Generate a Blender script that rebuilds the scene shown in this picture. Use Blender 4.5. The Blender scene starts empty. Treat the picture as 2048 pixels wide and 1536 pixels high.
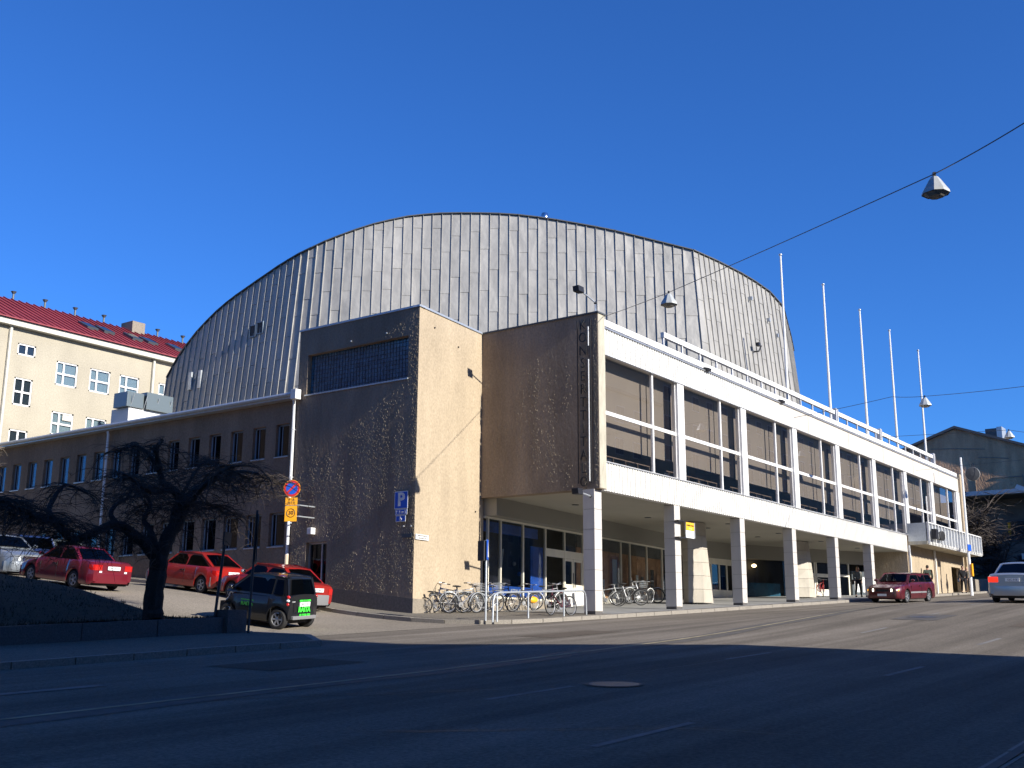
import bpy, bmesh, math, random
from mathutils import Vector, Matrix
random.seed(7)
R = math.radians
SC = bpy.context.scene
COL = SC.collection
# ------------------------------------------------------------------ camera, sky, sun, exposure
cam = bpy.data.cameras.new('camera')
cam.sensor_width = 36.0; cam.lens = 36.0 * 2202.4 / 2048.0
cam.clip_start = 0.1; cam.clip_end = 3000
co = bpy.data.objects.new('camera', cam); COL.objects.link(co)
yaw, pitch, roll = R(35.979), R(12.743), R(0.302)
fw = Vector((math.cos(yaw)*math.cos(pitch), math.sin(yaw)*math.cos(pitch), math.sin(pitch)))
rt = Vector((math.sin(yaw), -math.cos(yaw), 0)); up = rt.cross(fw)
rt2 = math.cos(roll)*rt + math.sin(roll)*up; up2 = -math.sin(roll)*rt + math.cos(roll)*up
m = Matrix((rt2, up2, -fw)).transposed().to_4x4(); m.translation = Vector((0, 0, 1.6))
co.matrix_world = m
SC.camera = co
SUN_EL, SUN_DX = R(26.0), 0.014          # the sun stands over -Y, a trace towards -X
w = bpy.data.worlds.new("World"); SC.world = w; w.use_nodes = True
nt = w.node_tree; nt.nodes.clear()
sky = nt.nodes.new('ShaderNodeTexSky'); sky.sky_type = 'NISHITA'; sky.sun_disc = False
sky.sun_elevation = SUN_EL; sky.sun_rotation = math.pi + math.atan(SUN_DX)
sky.altitude = 0; sky.air_density = 1.0; sky.dust_density = 0.0; sky.ozone_density = 5.0
bg = nt.nodes.new('ShaderNodeBackground'); bg.inputs['Strength'].default_value = 0.077
wo = nt.nodes.new('ShaderNodeOutputWorld')
hs = nt.nodes.new('ShaderNodeVectorMath'); hs.operation = 'MULTIPLY'; hs.inputs[1].default_value = (0.365, 0.80, 1.42)
nt.links.new(sky.outputs[0], hs.inputs[0]); nt.links.new(hs.outputs[0], bg.inputs['Color']); nt.links.new(bg.outputs[0], wo.inputs['Surface'])
sl = bpy.data.lights.new('sun', 'SUN'); sl.energy = 5.0; sl.angle = R(0.53); sl.color = (1.0, 0.95, 0.86)
so = bpy.data.objects.new('sun', sl); COL.objects.link(so)
sd = Vector((SUN_DX*math.cos(SUN_EL), math.cos(SUN_EL), -math.sin(SUN_EL)))
so.rotation_euler = sd.to_track_quat('-Z', 'Y').to_euler(); so.location = (-30, -60, 60)
SC.view_settings.view_transform = 'Standard'; SC.view_settings.look = 'None'
SC.view_settings.exposure = 0.70; SC.view_settings.gamma = 1.0; SC.view_settings.use_curve_mapping = False
SC.render.engine = 'CYCLES'

# ------------------------------------------------------------------ materials
MATS = {}
def mat(name, col, rough=0.7, metal=0.0, noise=None, bump=None, spec=0.5, coat=0, emit=None):
    """noise=(scale, amount, stretch_xyz) colour variation; bump=(scale, strength, distance)"""
    if name in MATS: return MATS[name]
    m = bpy.data.materials.new(name); m.use_nodes = True; t = m.node_tree; b = t.nodes['Principled BSDF']
    b.inputs['Base Color'].default_value = (*col, 1); b.inputs['Roughness'].default_value = rough
    b.inputs['Metallic'].default_value = metal; b.inputs['Specular IOR Level'].default_value = spec
    if coat: b.inputs['Coat Weight'].default_value = coat; b.inputs['Coat Roughness'].default_value = 0.05
    if emit: b.inputs['Emission Color'].default_value = (*emit[0], 1); b.inputs['Emission Strength'].default_value = emit[1]
    if noise or bump:
        tc = t.nodes.new('ShaderNodeTexCoord')
    if noise:
        sc, am, st = noise
        mp = t.nodes.new('ShaderNodeMapping'); mp.inputs['Scale'].default_value = st
        n = t.nodes.new('ShaderNodeTexNoise'); n.inputs['Scale'].default_value = sc; n.inputs['Detail'].default_value = 6
        n.inputs['Roughness'].default_value = 0.65
        t.links.new(tc.outputs['Object'], mp.inputs[0]); t.links.new(mp.outputs[0], n.inputs['Vector'])
        cr = t.nodes.new('ShaderNodeValToRGB'); cr.color_ramp.elements[0].position = 0.3; cr.color_ramp.elements[1].position = 0.7
        cr.color_ramp.elements[0].color = (*[max(0, c*(1-am)) for c in col], 1)
        cr.color_ramp.elements[1].color = (*[min(1, c*(1+am)) for c in col], 1)
        t.links.new(n.outputs['Fac'], cr.inputs[0]); t.links.new(cr.outputs[0], b.inputs['Base Color'])
    if bump:
        sc, st, di = bump
        n2 = t.nodes.new('ShaderNodeTexNoise'); n2.inputs['Scale'].default_value = sc; n2.inputs['Detail'].default_value = 5
        t.links.new(tc.outputs['Object'], n2.inputs['Vector'])
        bp = t.nodes.new('ShaderNodeBump'); bp.inputs['Strength'].default_value = st; bp.inputs['Distance'].default_value = di
        t.links.new(n2.outputs['Fac'], bp.inputs['Height']); t.links.new(bp.outputs[0], b.inputs['Normal'])
    MATS[name] = m
    return m
def glass(name, tint=(0.6, 0.6, 0.6), gloss=(0.9, 0.9, 0.9), base=0.06, rough=0.0):
    """thin pane: fresnel mirror over a clear, tinted sheet"""
    m = bpy.data.materials.new(name); m.use_nodes = True; t = m.node_tree; t.nodes.clear()
    o = t.nodes.new('ShaderNodeOutputMaterial'); mx = t.nodes.new('ShaderNodeMixShader')
    tr = t.nodes.new('ShaderNodeBsdfTransparent'); tr.inputs[0].default_value = (*tint, 1)
    gl = t.nodes.new('ShaderNodeBsdfGlossy'); gl.inputs[0].default_value = (*gloss, 1); gl.inputs['Roughness'].default_value = rough
    lw = t.nodes.new('ShaderNodeLayerWeight'); lw.inputs['Blend'].default_value = 0.5
    fr = t.nodes.new('ShaderNodeMath'); fr.operation = 'POWER'; fr.inputs[1].default_value = 4.0; t.links.new(lw.outputs['Facing'], fr.inputs[0])
    ad = t.nodes.new('ShaderNodeMath'); ad.operation = 'MULTIPLY_ADD'; ad.inputs[1].default_value = 0.95-base; ad.inputs[2].default_value = base; ad.use_clamp = True
    t.links.new(fr.outputs[0], ad.inputs[0]); t.links.new(ad.outputs[0], mx.inputs[0])
    t.links.new(tr.outputs[0], mx.inputs[1]); t.links.new(gl.outputs[0], mx.inputs[2]); t.links.new(mx.outputs[0], o.inputs[0])
    MATS[name] = m
    return m
def asphalt(name, base, streaky=True, specks=0.25):
    m = bpy.data.materials.new(name); m.use_nodes = True; t = m.node_tree; b = t.nodes['Principled BSDF']
    b.inputs['Roughness'].default_value = 0.95; b.inputs['Specular IOR Level'].default_value = 0.04
    tc = t.nodes.new('ShaderNodeTexCoord')
    def nz(scale, st, det=5, rg=0.6):
        mp = t.nodes.new('ShaderNodeMapping'); mp.inputs['Scale'].default_value = st
        n = t.nodes.new('ShaderNodeTexNoise'); n.inputs['Scale'].default_value = scale
        n.inputs['Detail'].default_value = det; n.inputs['Roughness'].default_value = rg
        t.links.new(tc.outputs['Object'], mp.inputs[0]); t.links.new(mp.outputs[0], n.inputs['Vector']); return n.outputs['Fac']
    def ramp(f, a, bb, c0, c1):
        r = t.nodes.new('ShaderNodeMapRange'); r.inputs['From Min'].default_value = a; r.inputs['From Max'].default_value = bb
        r.inputs['To Min'].default_value = c0; r.inputs['To Max'].default_value = c1; t.links.new(f, r.inputs[0]); return r.outputs[0]
    def mul(a, bb):
        x = t.nodes.new('ShaderNodeMath'); x.operation = 'MULTIPLY'; t.links.new(a, x.inputs[0])
        t.links.new(bb, x.inputs[1]); return x.outputs[0]
    f = mul(ramp(nz(0.25, (1, 1, 1)), 0.3, 0.7, 0.86, 1.14), ramp(nz(22, (1, 1, 1), 3), 0.3, 0.7, 1-specks, 1+specks))
    f = mul(f, ramp(nz(160, (1, 1, 1), 2), 0.35, 0.65, 0.8, 1.25))
    if streaky:
        f = mul(f, ramp(nz(1.15, (0.035, 1, 0.0), 4, 0.55), 0.38, 0.62, 0.80, 1.16))
        f = mul(f, ramp(nz(0.45, (0.05, 1, 0.0), 3, 0.5), 0.42, 0.6, 0.84, 1.06))
    vm = t.nodes.new('ShaderNodeVectorMath'); vm.operation = 'SCALE'; vm.inputs[0].default_value = base
    t.links.new(f, vm.inputs['Scale']); t.links.new(vm.outputs[0], b.inputs['Base Color'])
    bp = t.nodes.new('ShaderNodeBump'); bp.inputs['Strength'].default_value = 0.5; bp.inputs['Distance'].default_value = 0.01
    t.links.new(nz(90, (1, 1, 1), 3), bp.inputs['Height']); t.links.new(bp.outputs[0], b.inputs['Normal'])
    MATS[name] = m
    return m
def roughcast(name, col, streak=0.12, depth=0.035):
    """sprayed render: coarse grain, soft vertical streaks and stains"""
    m = bpy.data.materials.new(name); m.use_nodes = True; t = m.node_tree; b = t.nodes['Principled BSDF']
    b.inputs['Roughness'].default_value = 0.93; b.inputs['Specular IOR Level'].default_value = 0.15
    tc = t.nodes.new('ShaderNodeTexCoord')
    def nz(scale, st, det=5):
        mp = t.nodes.new('ShaderNodeMapping'); mp.inputs['Scale'].default_value = st
        n = t.nodes.new('ShaderNodeTexNoise'); n.inputs['Scale'].default_value = scale; n.inputs['Detail'].default_value = det
        t.links.new(tc.outputs['Object'], mp.inputs[0]); t.links.new(mp.outputs[0], n.inputs['Vector']); return n.outputs['Fac']
    def rng(f, a, bb, c0, c1):
        r = t.nodes.new('ShaderNodeMapRange'); r.inputs['From Min'].default_value = a; r.inputs['From Max'].default_value = bb
        r.inputs['To Min'].default_value = c0; r.inputs['To Max'].default_value = c1; t.links.new(f, r.inputs[0]); return r.outputs[0]
    def op(k, a, bb):
        x = t.nodes.new('ShaderNodeMath'); x.operation = k; t.links.new(a, x.inputs[0]); t.links.new(bb, x.inputs[1]); return x.outputs[0]
    f = op('MULTIPLY', rng(nz(1.1, (1, 1, 0.25)), 0.3, 0.7, 1-streak, 1+streak*0.6), rng(nz(16, (1, 1, 0.8), 4), 0.3, 0.7, 0.86, 1.12))
    f = op('MULTIPLY', f, rng(nz(0.35, (1, 1, 1)), 0.35, 0.65, 0.93, 1.05))
    vm = t.nodes.new('ShaderNodeVectorMath'); vm.operation = 'SCALE'; vm.inputs[0].default_value = col
    t.links.new(f, vm.inputs['Scale']); t.links.new(vm.outputs[0], b.inputs['Base Color'])
    h = op('ADD', nz(9, (1, 1, 0.45), 6), nz(2.2, (1, 1, 0.5), 3))
    bp = t.nodes.new('ShaderNodeBump'); bp.inputs['Strength'].default_value = 0.9; bp.inputs['Distance'].default_value = depth
    t.links.new(h, bp.inputs['Height']); t.links.new(bp.outputs[0], b.inputs['Normal'])
    MATS[name] = m
    return m
M = MATS
asphalt('road_asphalt', (0.178, 0.155, 0.127))
asphalt('patch_asphalt', (0.12, 0.10, 0.08), False, .2)
asphalt('side_asphalt', (0.235, 0.205, 0.165), False, 0.35)
asphalt('walk_asphalt', (0.185, 0.165, 0.135), False, 0.3)
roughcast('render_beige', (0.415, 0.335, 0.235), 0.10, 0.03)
roughcast('render_wing_shaded', (0.26, 0.19, 0.135), 0.2, 0.05)  # wing render darkened, its shade sits in the colour
roughcast('render_beige_shaded', (0.265, 0.21, 0.16), 0.25, 0.035)  # darker copy of the beige; shade of tower side and sign wall painted in
roughcast('render_grey', (0.60, 0.37, 0.22), 0.3, 0.09)
roughcast('render_reflect_dark', (0.04, 0.03, 0.027), 0.2, 0.02)  # near black for the added off-view block, to darken window reflections
roughcast('render_lumps', (0.28, 0.235, 0.17), 0.1, 0.01)
roughcast('render_yellow', (0.40, 0.36, 0.28), 0.06, 0.015)
roughcast('render_opposite', (0.50, 0.42, 0.31), 0.05, 0.02)
mat('plinth_stone', (0.24, 0.205, 0.16), 0.9, noise=(14, 0.25, (1, 1, 1)), bump=(40, 0.5, 0.01))
mat('granite', (0.10, 0.092, 0.087), 0.85, noise=(30, 0.35, (1, 1, 1)), bump=(12, 0.4, 0.02))
mat('kerb_granite', (0.25, 0.225, 0.19), 0.85, noise=(30, 0.3, (1, 1, 1)), bump=(25, 0.4, 0.01))
mat('column_stone', (0.52, 0.49, 0.45), 0.55, noise=(2.0, 0.07, (1, 1, 0.3)), bump=(30, 0.1, 0.003))
mat('pylon_stone', (0.44, 0.40, 0.33), 0.6, noise=(2.5, 0.12, (1, 1, 0.4)), bump=(30, 0.15, 0.003))
mat('white_cladding', (0.66, 0.65, 0.615), 0.5, noise=(1.6, 0.06, (1, 1, 0.12)))
mat('cream_cladding', (0.58, 0.53, 0.465), 0.55, noise=(1.1, 0.09, (1, 1, 0.12)))
mat('white_paint', (0.70, 0.69, 0.67), 0.45, noise=(3, 0.04, (1, 1, 1)))
mat('cream_paint', (0.72, 0.67, 0.55), 0.5, noise=(2, 0.08, (1, 1, 0.2)))
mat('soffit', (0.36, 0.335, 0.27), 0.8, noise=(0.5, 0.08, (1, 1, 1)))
mat('lintel', (0.27, 0.255, 0.215), 0.7)
mat('alu', (0.55, 0.55, 0.55), 0.35, 0.7)
mat('galv', (0.52, 0.55, 0.57), 0.4, 0.55, noise=(8, 0.12, (1, 1, 1)))
mat('pipe_white', (0.74, 0.75, 0.75), 0.4)
mat('pipe_rust', (0.62, 0.50, 0.36), 0.7)
mat('dark_metal', (0.03, 0.03, 0.034), 0.45, 0.3)
mat('dark_frame', (0.06, 0.075, 0.085), 0.5)
mat('blue_frame', (0.20, 0.25, 0.29), 0.5)
mat('roof_dark', (0.07, 0.075, 0.08), 0.6)
mat('interior_dark', (0.05, 0.048, 0.045), 0.8)
mat('interior_mid', (0.17, 0.15, 0.125), 0.8, noise=(0.6, 0.4, (1, 1, 1)))
mat('interior_warm', (0.75, 0.36, 0.18), 0.8, noise=(1.2, 0.5, (1, 1, 1)))
mat('blind', (0.245, 0.208, 0.172), 0.9, noise=(0.6, 0.06, (1, 1, 1)), bump=(30, 0.1, 0.003))
mat('poster_blue', (0.02, 0.09, 0.42), 0.5, noise=(1.3, 0.5, (1, 1, 1)))
mat('poster_dark', (0.012, 0.012, 0.02), 0.5, noise=(2.0, 0.6, (1, 1, 1)))
mat('paper_white', (0.75, 0.75, 0.72), 0.7)
mat('floor_tile', (0.27, 0.265, 0.25), 0.7, noise=(1.5, 0.15, (1, 1, 1)))
mat('roof_red', (0.24, 0.036, 0.042), 0.5, noise=(0.5, 0.15, (1, 1, 1)))
mat('cornice', (0.52, 0.50, 0.43), 0.6)
mat('curtain_pale', (0.60, 0.68, 0.68), 0.8, noise=(4, 0.1, (1, 1, 0.1)))
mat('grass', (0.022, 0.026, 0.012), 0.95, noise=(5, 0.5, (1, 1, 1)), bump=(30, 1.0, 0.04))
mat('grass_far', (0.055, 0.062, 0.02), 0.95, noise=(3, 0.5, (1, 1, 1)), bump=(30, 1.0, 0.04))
mat('earth', (0.12, 0.105, 0.085), 0.95, noise=(0.2, 0.3, (1, 1, 1)))
mat('bark', (0.030, 0.026, 0.023), 0.95, noise=(9, 0.45, (1, 1, 0.4)), bump=(18, 1.0, 0.03))
mat('twig_brown', (0.055, 0.042, 0.034), 0.9)
mat('twig_pale', (0.26, 0.21, 0.15), 0.9)
mat('marking_white', (0.55, 0.55, 0.53), 0.8, noise=(6, 0.45, (1, 1, 1)))
mat('marking_yellow', (0.30, 0.25, 0.15), 0.9, noise=(1.5, 0.45, (1, 1, 1)))
mat('marking_worn', (0.175, 0.165, 0.15), 0.85, noise=(3, 0.25, (1, 1, 1)))
mat('tar', (0.085, 0.075, 0.062), 0.8, noise=(4, 0.3, (1, 1, 1)))
mat('iron', (0.10, 0.095, 0.09), 0.5, 0.5, noise=(30, 0.4, (1, 1, 1)))
mat('sign_blue', (0.015, 0.10, 0.55), 0.45)
mat('sign_red', (0.60, 0.03, 0.025), 0.45)
mat('sign_orange', (0.95, 0.42, 0.015), 0.45)
mat('sign_yellow', (0.85, 0.45, 0.03), 0.5)
mat('sign_black', (0.015, 0.015, 0.015), 0.5)
mat('sign_back', (0.05, 0.052, 0.056), 0.6, 0.2)
mat('tyre', (0.018, 0.018, 0.019), 0.85)
mat('rim', (0.42, 0.43, 0.45), 0.35, 0.6)
mat('car_dark', (0.010, 0.010, 0.011), 0.7)
mat('bumper_grey', (0.19, 0.19, 0.195), 0.6)
mat('lamp_red', (0.45, 0.012, 0.01), 0.15, coat=1)
mat('lamp_red_on', (0.6, 0.01, 0.01), 0.3, emit=((1.0, 0.03, 0.01), 0.9))
mat('shaded_green', (0.015, 0.16, 0.03), 0.6)  # lettering green darkened to paint in the shade on the car side
mat('lamp_white', (0.75, 0.78, 0.8), 0.12, coat=1)
mat('headlight_on', (0.9, 0.9, 0.85), 0.2, emit=((1.0, 0.93, 0.75), 4.0))
mat('lamp_amber', (0.75, 0.28, 0.02), 0.2, emit=((1.0, 0.45, 0.05), 1.2))
mat('plate_white', (0.78, 0.80, 0.80), 0.4)
mat('neon_green', (0.06, 0.80, 0.06), 0.6)
mat('chrome', (0.75, 0.75, 0.76), 0.12, 1.0)
glass('window_glass', (0.86, 0.85, 0.83), (0.85, 0.85, 0.88), 0.15)
glass('side_glass', (0.35, 0.38, 0.4), (0.75, 0.82, 0.95), 0.10)
glass('shop_glass', (0.86, 0.88, 0.88), (0.36, 0.42, 0.52), 0.04)
glass('far_glass', (0.70, 0.74, 0.76), (0.6, 0.65, 0.7), 0.06)
glass('car_glass', (0.12, 0.13, 0.14), (0.55, 0.6, 0.65), 0.02)
for n_, c_ in dict(paint_black=(0.008, 0.009, 0.012), paint_red=(0.33, 0.016, 0.012), paint_maroon=(0.15, 0.008, 0.018),
                   paint_wine=(0.09, 0.006, 0.012), paint_silver=(0.28, 0.31, 0.34), paint_navy=(0.012, 0.028, 0.10),
                   paint_grey=(0.14, 0.165, 0.16), paint_pale=(0.40, 0.41, 0.41)).items():
    mat(n_, c_, 0.32, 0.15 if 'silver' not in n_ and 'pale' not in n_ else 0.55, coat=0.8)

def metal_sheet(name, c0, c1):
    m = bpy.data.materials.new(name); m.use_nodes = True; t = m.node_tree; b = t.nodes['Principled BSDF']
    b.inputs['Roughness'].default_value = 0.5; b.inputs['Metallic'].default_value = 0.2
    b.inputs['Specular IOR Level'].default_value = 0.4
    tc = t.nodes.new('ShaderNodeTexCoord'); oi = t.nodes.new('ShaderNodeObjectInfo')
    n = t.nodes.new('ShaderNodeTexNoise'); n.inputs['Scale'].default_value = 1.3; n.inputs['Detail'].default_value = 7
    n.inputs['Roughness'].default_value = 0.7; n.inputs['Distortion'].default_value = 0.6
    mp = t.nodes.new('ShaderNodeMapping'); mp.inputs['Scale'].default_value = (1, 1, 0.35)
    t.links.new(tc.outputs['Object'], mp.inputs[0]); t.links.new(mp.outputs[0], n.inputs['Vector'])
    a = t.nodes.new('ShaderNodeMath'); a.operation = 'MULTIPLY_ADD'; a.inputs[1].default_value = 0.10
    t.links.new(oi.outputs['Random'], a.inputs[0]); t.links.new(n.outputs['Fac'], a.inputs[2])
    r = t.nodes.new('ShaderNodeValToRGB'); r.color_ramp.elements[0].position = 0.25; r.color_ramp.elements[1].position = 0.85
    r.color_ramp.elements[0].color = (*c0, 1); r.color_ramp.elements[1].color = (*c1, 1)
    t.links.new(a.outputs[0], r.inputs[0]); t.links.new(r.outputs[0], b.inputs['Base Color'])
    n3 = t.nodes.new('ShaderNodeTexNoise'); n3.inputs['Scale'].default_value = 1.0; n3.inputs['Detail'].default_value = 3
    t.links.new(tc.outputs['Object'], n3.inputs['Vector'])
    bp = t.nodes.new('ShaderNodeBump'); bp.inputs['Strength'].default_value = 0.5; bp.inputs['Distance'].default_value = 0.12
    t.links.new(n3.outputs['Fac'], bp.inputs['Height']); t.links.new(bp.outputs[0], b.inputs['Normal'])
    rr = t.nodes.new('ShaderNodeMapRange'); rr.inputs['To Min'].default_value = 0.38; rr.inputs['To Max'].default_value = 0.62
    t.links.new(n.outputs['Fac'], rr.inputs[0]); t.links.new(rr.outputs[0], b.inputs['Roughness'])
    MATS[name] = m
metal_sheet('shell_metal', (0.25, 0.239, 0.217), (0.45, 0.43, 0.392))

# ------------------------------------------------------------------ mesh helpers
class MB:
    def __init__(s): s.v = []; s.f = []
    def add(s, vs, fs):
        k = len(s.v); s.v += [tuple(v) for v in vs]; s.f += [tuple(i+k for i in f) for f in fs]; return s
    def quad(s, a, b, c, d): return s.add([a, b, c, d], [(0, 1, 2, 3)])
    def box(s, x0, x1, y0, y1, z0, z1):
        return s.add([(x0,y0,z0),(x1,y0,z0),(x1,y1,z0),(x0,y1,z0),(x0,y0,z1),(x1,y0,z1),(x1,y1,z1),(x0,y1,z1)],
                     [(0,3,2,1),(4,5,6,7),(0,1,5,4),(1,2,6,5),(2,3,7,6),(3,0,4,7)])
    def obox(s, c, ax, ay, az):
        """box centred at c with half-axis vectors"""
        c, ax, ay, az = map(Vector, (c, ax, ay, az))
        P = [c+sx*ax+sy*ay+sz*az for sz in (-1, 1) for sx, sy in ((-1,-1),(1,-1),(1,1),(-1,1))]
        return s.add(P, [(0,3,2,1),(4,5,6,7),(0,1,5,4),(1,2,6,5),(2,3,7,6),(3,0,4,7)])
    def prism(s, poly, z0, z1):
        n = len(poly); g = lambda z, p: z(p) if callable(z) else z
        vs = [(p[0], p[1], g(z0, p)) for p in poly]+[(p[0], p[1], g(z1, p)) for p in poly]
        return s.add(vs, [tuple(range(n-1, -1, -1)), tuple(range(n, 2*n))]+[(i, (i+1) % n, n+(i+1) % n, n+i) for i in range(n)])
    def tube(s, pts, rad, n=6, cap=True):
        pts = [Vector(p) for p in pts]
        rs = rad if isinstance(rad, (list, tuple)) else [rad]*len(pts)
        k = len(s.v); prev = None
        for i, p in enumerate(pts):
            d = (pts[min(i+1, len(pts)-1)]-pts[max(i-1, 0)])
            if d.length < 1e-9: d = Vector((0, 0, 1))
            d.normalize()
            if prev is None: a = d.orthogonal().normalized()
            else:
                a = prev-d*prev.dot(d); a = a.normalized() if a.length > 1e-6 else d.orthogonal().normalized()
            prev = a; b = d.cross(a)
            for j in range(n):
                t = 2*math.pi*j/n; s.v.append(tuple(p+rs[i]*(math.cos(t)*a+math.sin(t)*b)))
        for i in range(len(pts)-1):
            for j in range(n):
                s.f.append((k+i*n+j, k+i*n+(j+1) % n, k+(i+1)*n+(j+1) % n, k+(i+1)*n+j))
        if cap:
            s.f.append(tuple(k+j for j in range(n-1, -1, -1))); e = k+(len(pts)-1)*n; s.f.append(tuple(e+j for j in range(n)))
        return s
    def lathe(s, c, axis, prof, n=20, cap=True):
        """prof: (distance along axis, radius)"""
        c = Vector(c); d = Vector(axis).normalized(); a = d.orthogonal().normalized(); b = d.cross(a); k = len(s.v)
        for h, r in prof:
            for j in range(n):
                t = 2*math.pi*j/n; s.v.append(tuple(c+d*h+r*(math.cos(t)*a+math.sin(t)*b)))
        for i in range(len(prof)-1):
            for j in range(n): s.f.append((k+i*n+j, k+i*n+(j+1) % n, k+(i+1)*n+(j+1) % n, k+(i+1)*n+j))
        if cap:
            s.f.append(tuple(k+j for j in range(n-1, -1, -1))); e = k+(len(prof)-1)*n; s.f.append(tuple(e+j for j in range(n)))
        return s
    def torus(s, c, axis, R_, r_, n=24, m_=6):
        c = Vector(c); d = Vector(axis).normalized(); a = d.orthogonal().normalized(); b = d.cross(a); k = len(s.v)
        for i in range(n):
            t = 2*math.pi*i/n; e = math.cos(t)*a+math.sin(t)*b
            for j in range(m_):
                q = 2*math.pi*j/m_; s.v.append(tuple(c+e*(R_+r_*math.cos(q))+d*r_*math.sin(q)))
        for i in range(n):
            for j in range(m_):
                s.f.append((k+i*m_+j, k+((i+1) % n)*m_+j, k+((i+1) % n)*m_+(j+1) % m_, k+i*m_+(j+1) % m_))
        return s
    def grid(s, rows):
        k = len(s.v); n = len(rows[0])
        for r in rows: s.v += [tuple(p) for p in r]
        for i in range(len(rows)-1):
            for j in range(n-1): s.f.append((k+i*n+j, k+i*n+j+1, k+(i+1)*n+j+1, k+(i+1)*n+j))
        return s
    def ell(s, c, rx, ry, rz, n=12, m_=8):
        c = Vector(c); k = len(s.v)
        for i in range(1, m_):
            t = math.pi*i/m_
            for j in range(n):
                q = 2*math.pi*j/n; s.v.append((c.x+rx*math.sin(t)*math.cos(q), c.y+ry*math.sin(t)*math.sin(q), c.z+rz*math.cos(t)))
        s.v += [(c.x, c.y, c.z+rz), (c.x, c.y, c.z-rz)]; T = k+(m_-1)*n
        for i in range(m_-2):
            for j in range(n): s.f.append((k+i*n+j, k+(i+1)*n+j, k+(i+1)*n+(j+1) % n, k+i*n+(j+1) % n))
        for j in range(n): s.f.append((T, k+j, k+(j+1) % n)); s.f.append((T+1, k+(m_-2)*n+(j+1) % n, k+(m_-2)*n+j))
        return s
    def xf(s, M4):
        s.v = [tuple(M4 @ Vector(v)) for v in s.v]; return s
def tag(o, label=None, cat=None, group=None, kind=None):
    if label: o['label'] = label
    if cat: o['category'] = cat
    if group: o['group'] = group
    if kind: o['kind'] = kind
    return o
def link(o, parent):
    COL.objects.link(o)
    if parent is not None:
        o.parent = parent
        if parent.type == 'EMPTY' and parent.get('_static'):
            o.matrix_parent_inverse = Matrix.Translation(-Vector(parent.location))
    return o
def meshof(name, mb, m, smooth=False, bevel=0):
    me = bpy.data.meshes.new(name); me.from_pydata(mb.v, [], mb.f); me.validate()
    if smooth or bevel:
        bm = bmesh.new(); bm.from_mesh(me)
        if bevel:
            bmesh.ops.remove_doubles(bm, verts=bm.verts, dist=1e-5)
            ed = [e for e in bm.edges if len(e.link_faces) == 2 and e.calc_face_angle(0) > 0.5]
            bmesh.ops.bevel(bm, geom=ed, offset=bevel, segments=2, profile=0.7, affect='EDGES')
        bmesh.ops.recalc_face_normals(bm, faces=bm.faces)
        bm.to_mesh(me); bm.free()
    if smooth: 
        for p in me.polygons: p.use_smooth = True
        try: me.set_sharp_from_angle(angle=R(35))
        except Exception: pass
    me.materials.append(MATS[m] if isinstance(m, str) else m)
    return me
def obj(name, mb, m, parent=None, smooth=False, bevel=0):
    return link(bpy.data.objects.new(name, meshof(name, mb, m, smooth, bevel)), parent)
def empty(name, loc, label, cat, group=None, static=True, rz=0):
    o = bpy.data.objects.new(name, None); o.location = loc; o.rotation_euler = (0, 0, rz); COL.objects.link(o)
    if static: o['_static'] = 1
    return tag(o, label, cat, group)
def struct(name, mb, m, smooth=False): return tag(obj(name, mb, m, None, smooth), kind='structure')
def copy_tree(o, parent=None):
    c = o.copy(); COL.objects.link(c)
    if parent is not None: c.parent = parent
    for ch in o.children: copy_tree(ch, c)
    return c
def text(name, body, size, loc, right, upv, m, parent, ext=0.003, bold=0.0, sx=1.0, align='CENTER'):
    cu = bpy.data.curves.new(name, 'FONT'); cu.body = body; cu.size = size; cu.extrude = ext; cu.offset = bold
    cu.align_x = align; cu.align_y = 'CENTER'; cu.resolution_u = 3
    cu.materials.append(MATS[m])
    tmp = bpy.data.objects.new('tmp_text', cu); me = bpy.data.meshes.new_from_object(tmp); bpy.data.objects.remove(tmp); bpy.data.curves.remove(cu)
    if not me.materials: me.materials.append(MATS[m])
    o = bpy.data.objects.new(name, me); link(o, parent)
    r_, u_ = Vector(right).normalized(), Vector(upv).normalized(); n_ = r_.cross(u_)
    mm = Matrix((r_*sx, u_, n_)).transposed().to_4x4(); mm.translation = Vector(loc)
    o.matrix_basis = mm
    return o
def wall(P, u0, u1, v0, v1, openings, depth, nsub=1):
    """front sheet P(u,v,w) with real openings and reveals; v0 may follow the ground"""
    mb = MB(); us = sorted({u0, u1, *[a for o in openings for a in o[:2]]}); vs = sorted({v0, v1, *[a for o in openings for a in o[2:4]]})
    for i in range(len(us)-1):
        for j in range(len(vs)-1):
            cu, cv = (us[i]+us[i+1])/2, (vs[j]+vs[j+1])/2
            if any(o[0] < cu < o[1] and o[2] < cv < o[3] for o in openings): continue
            mb.quad(P(us[i], vs[j], 0), P(us[i+1], vs[j], 0), P(us[i+1], vs[j+1], 0), P(us[i], vs[j+1], 0))
    for a, b, c, d in [o[:4] for o in openings]:
        mb.quad(P(a, c, 0), P(a, d, 0), P(a, d, depth), P(a, c, depth)); mb.quad(P(b, d, 0), P(b, c, 0), P(b, c, depth), P(b, d, depth))
        mb.quad(P(a, d, 0), P(b, d, 0), P(b, d, depth), P(a, d, depth)); mb.quad(P(b, c, 0), P(a, c, 0), P(a, c, depth), P(b, c, depth))
    return mb
def pbox(mb, P, u0, u1, v0, v1, w0, w1):
    vs = [P(u, v, w_) for w_ in (w0, w1) for u, v in ((u0, v0), (u1, v0), (u1, v1), (u0, v1))]
    return mb.add(vs, [(0,1,2,3),(7,6,5,4),(0,4,5,1),(1,5,6,2),(2,6,7,3),(3,7,4,0)])

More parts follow.
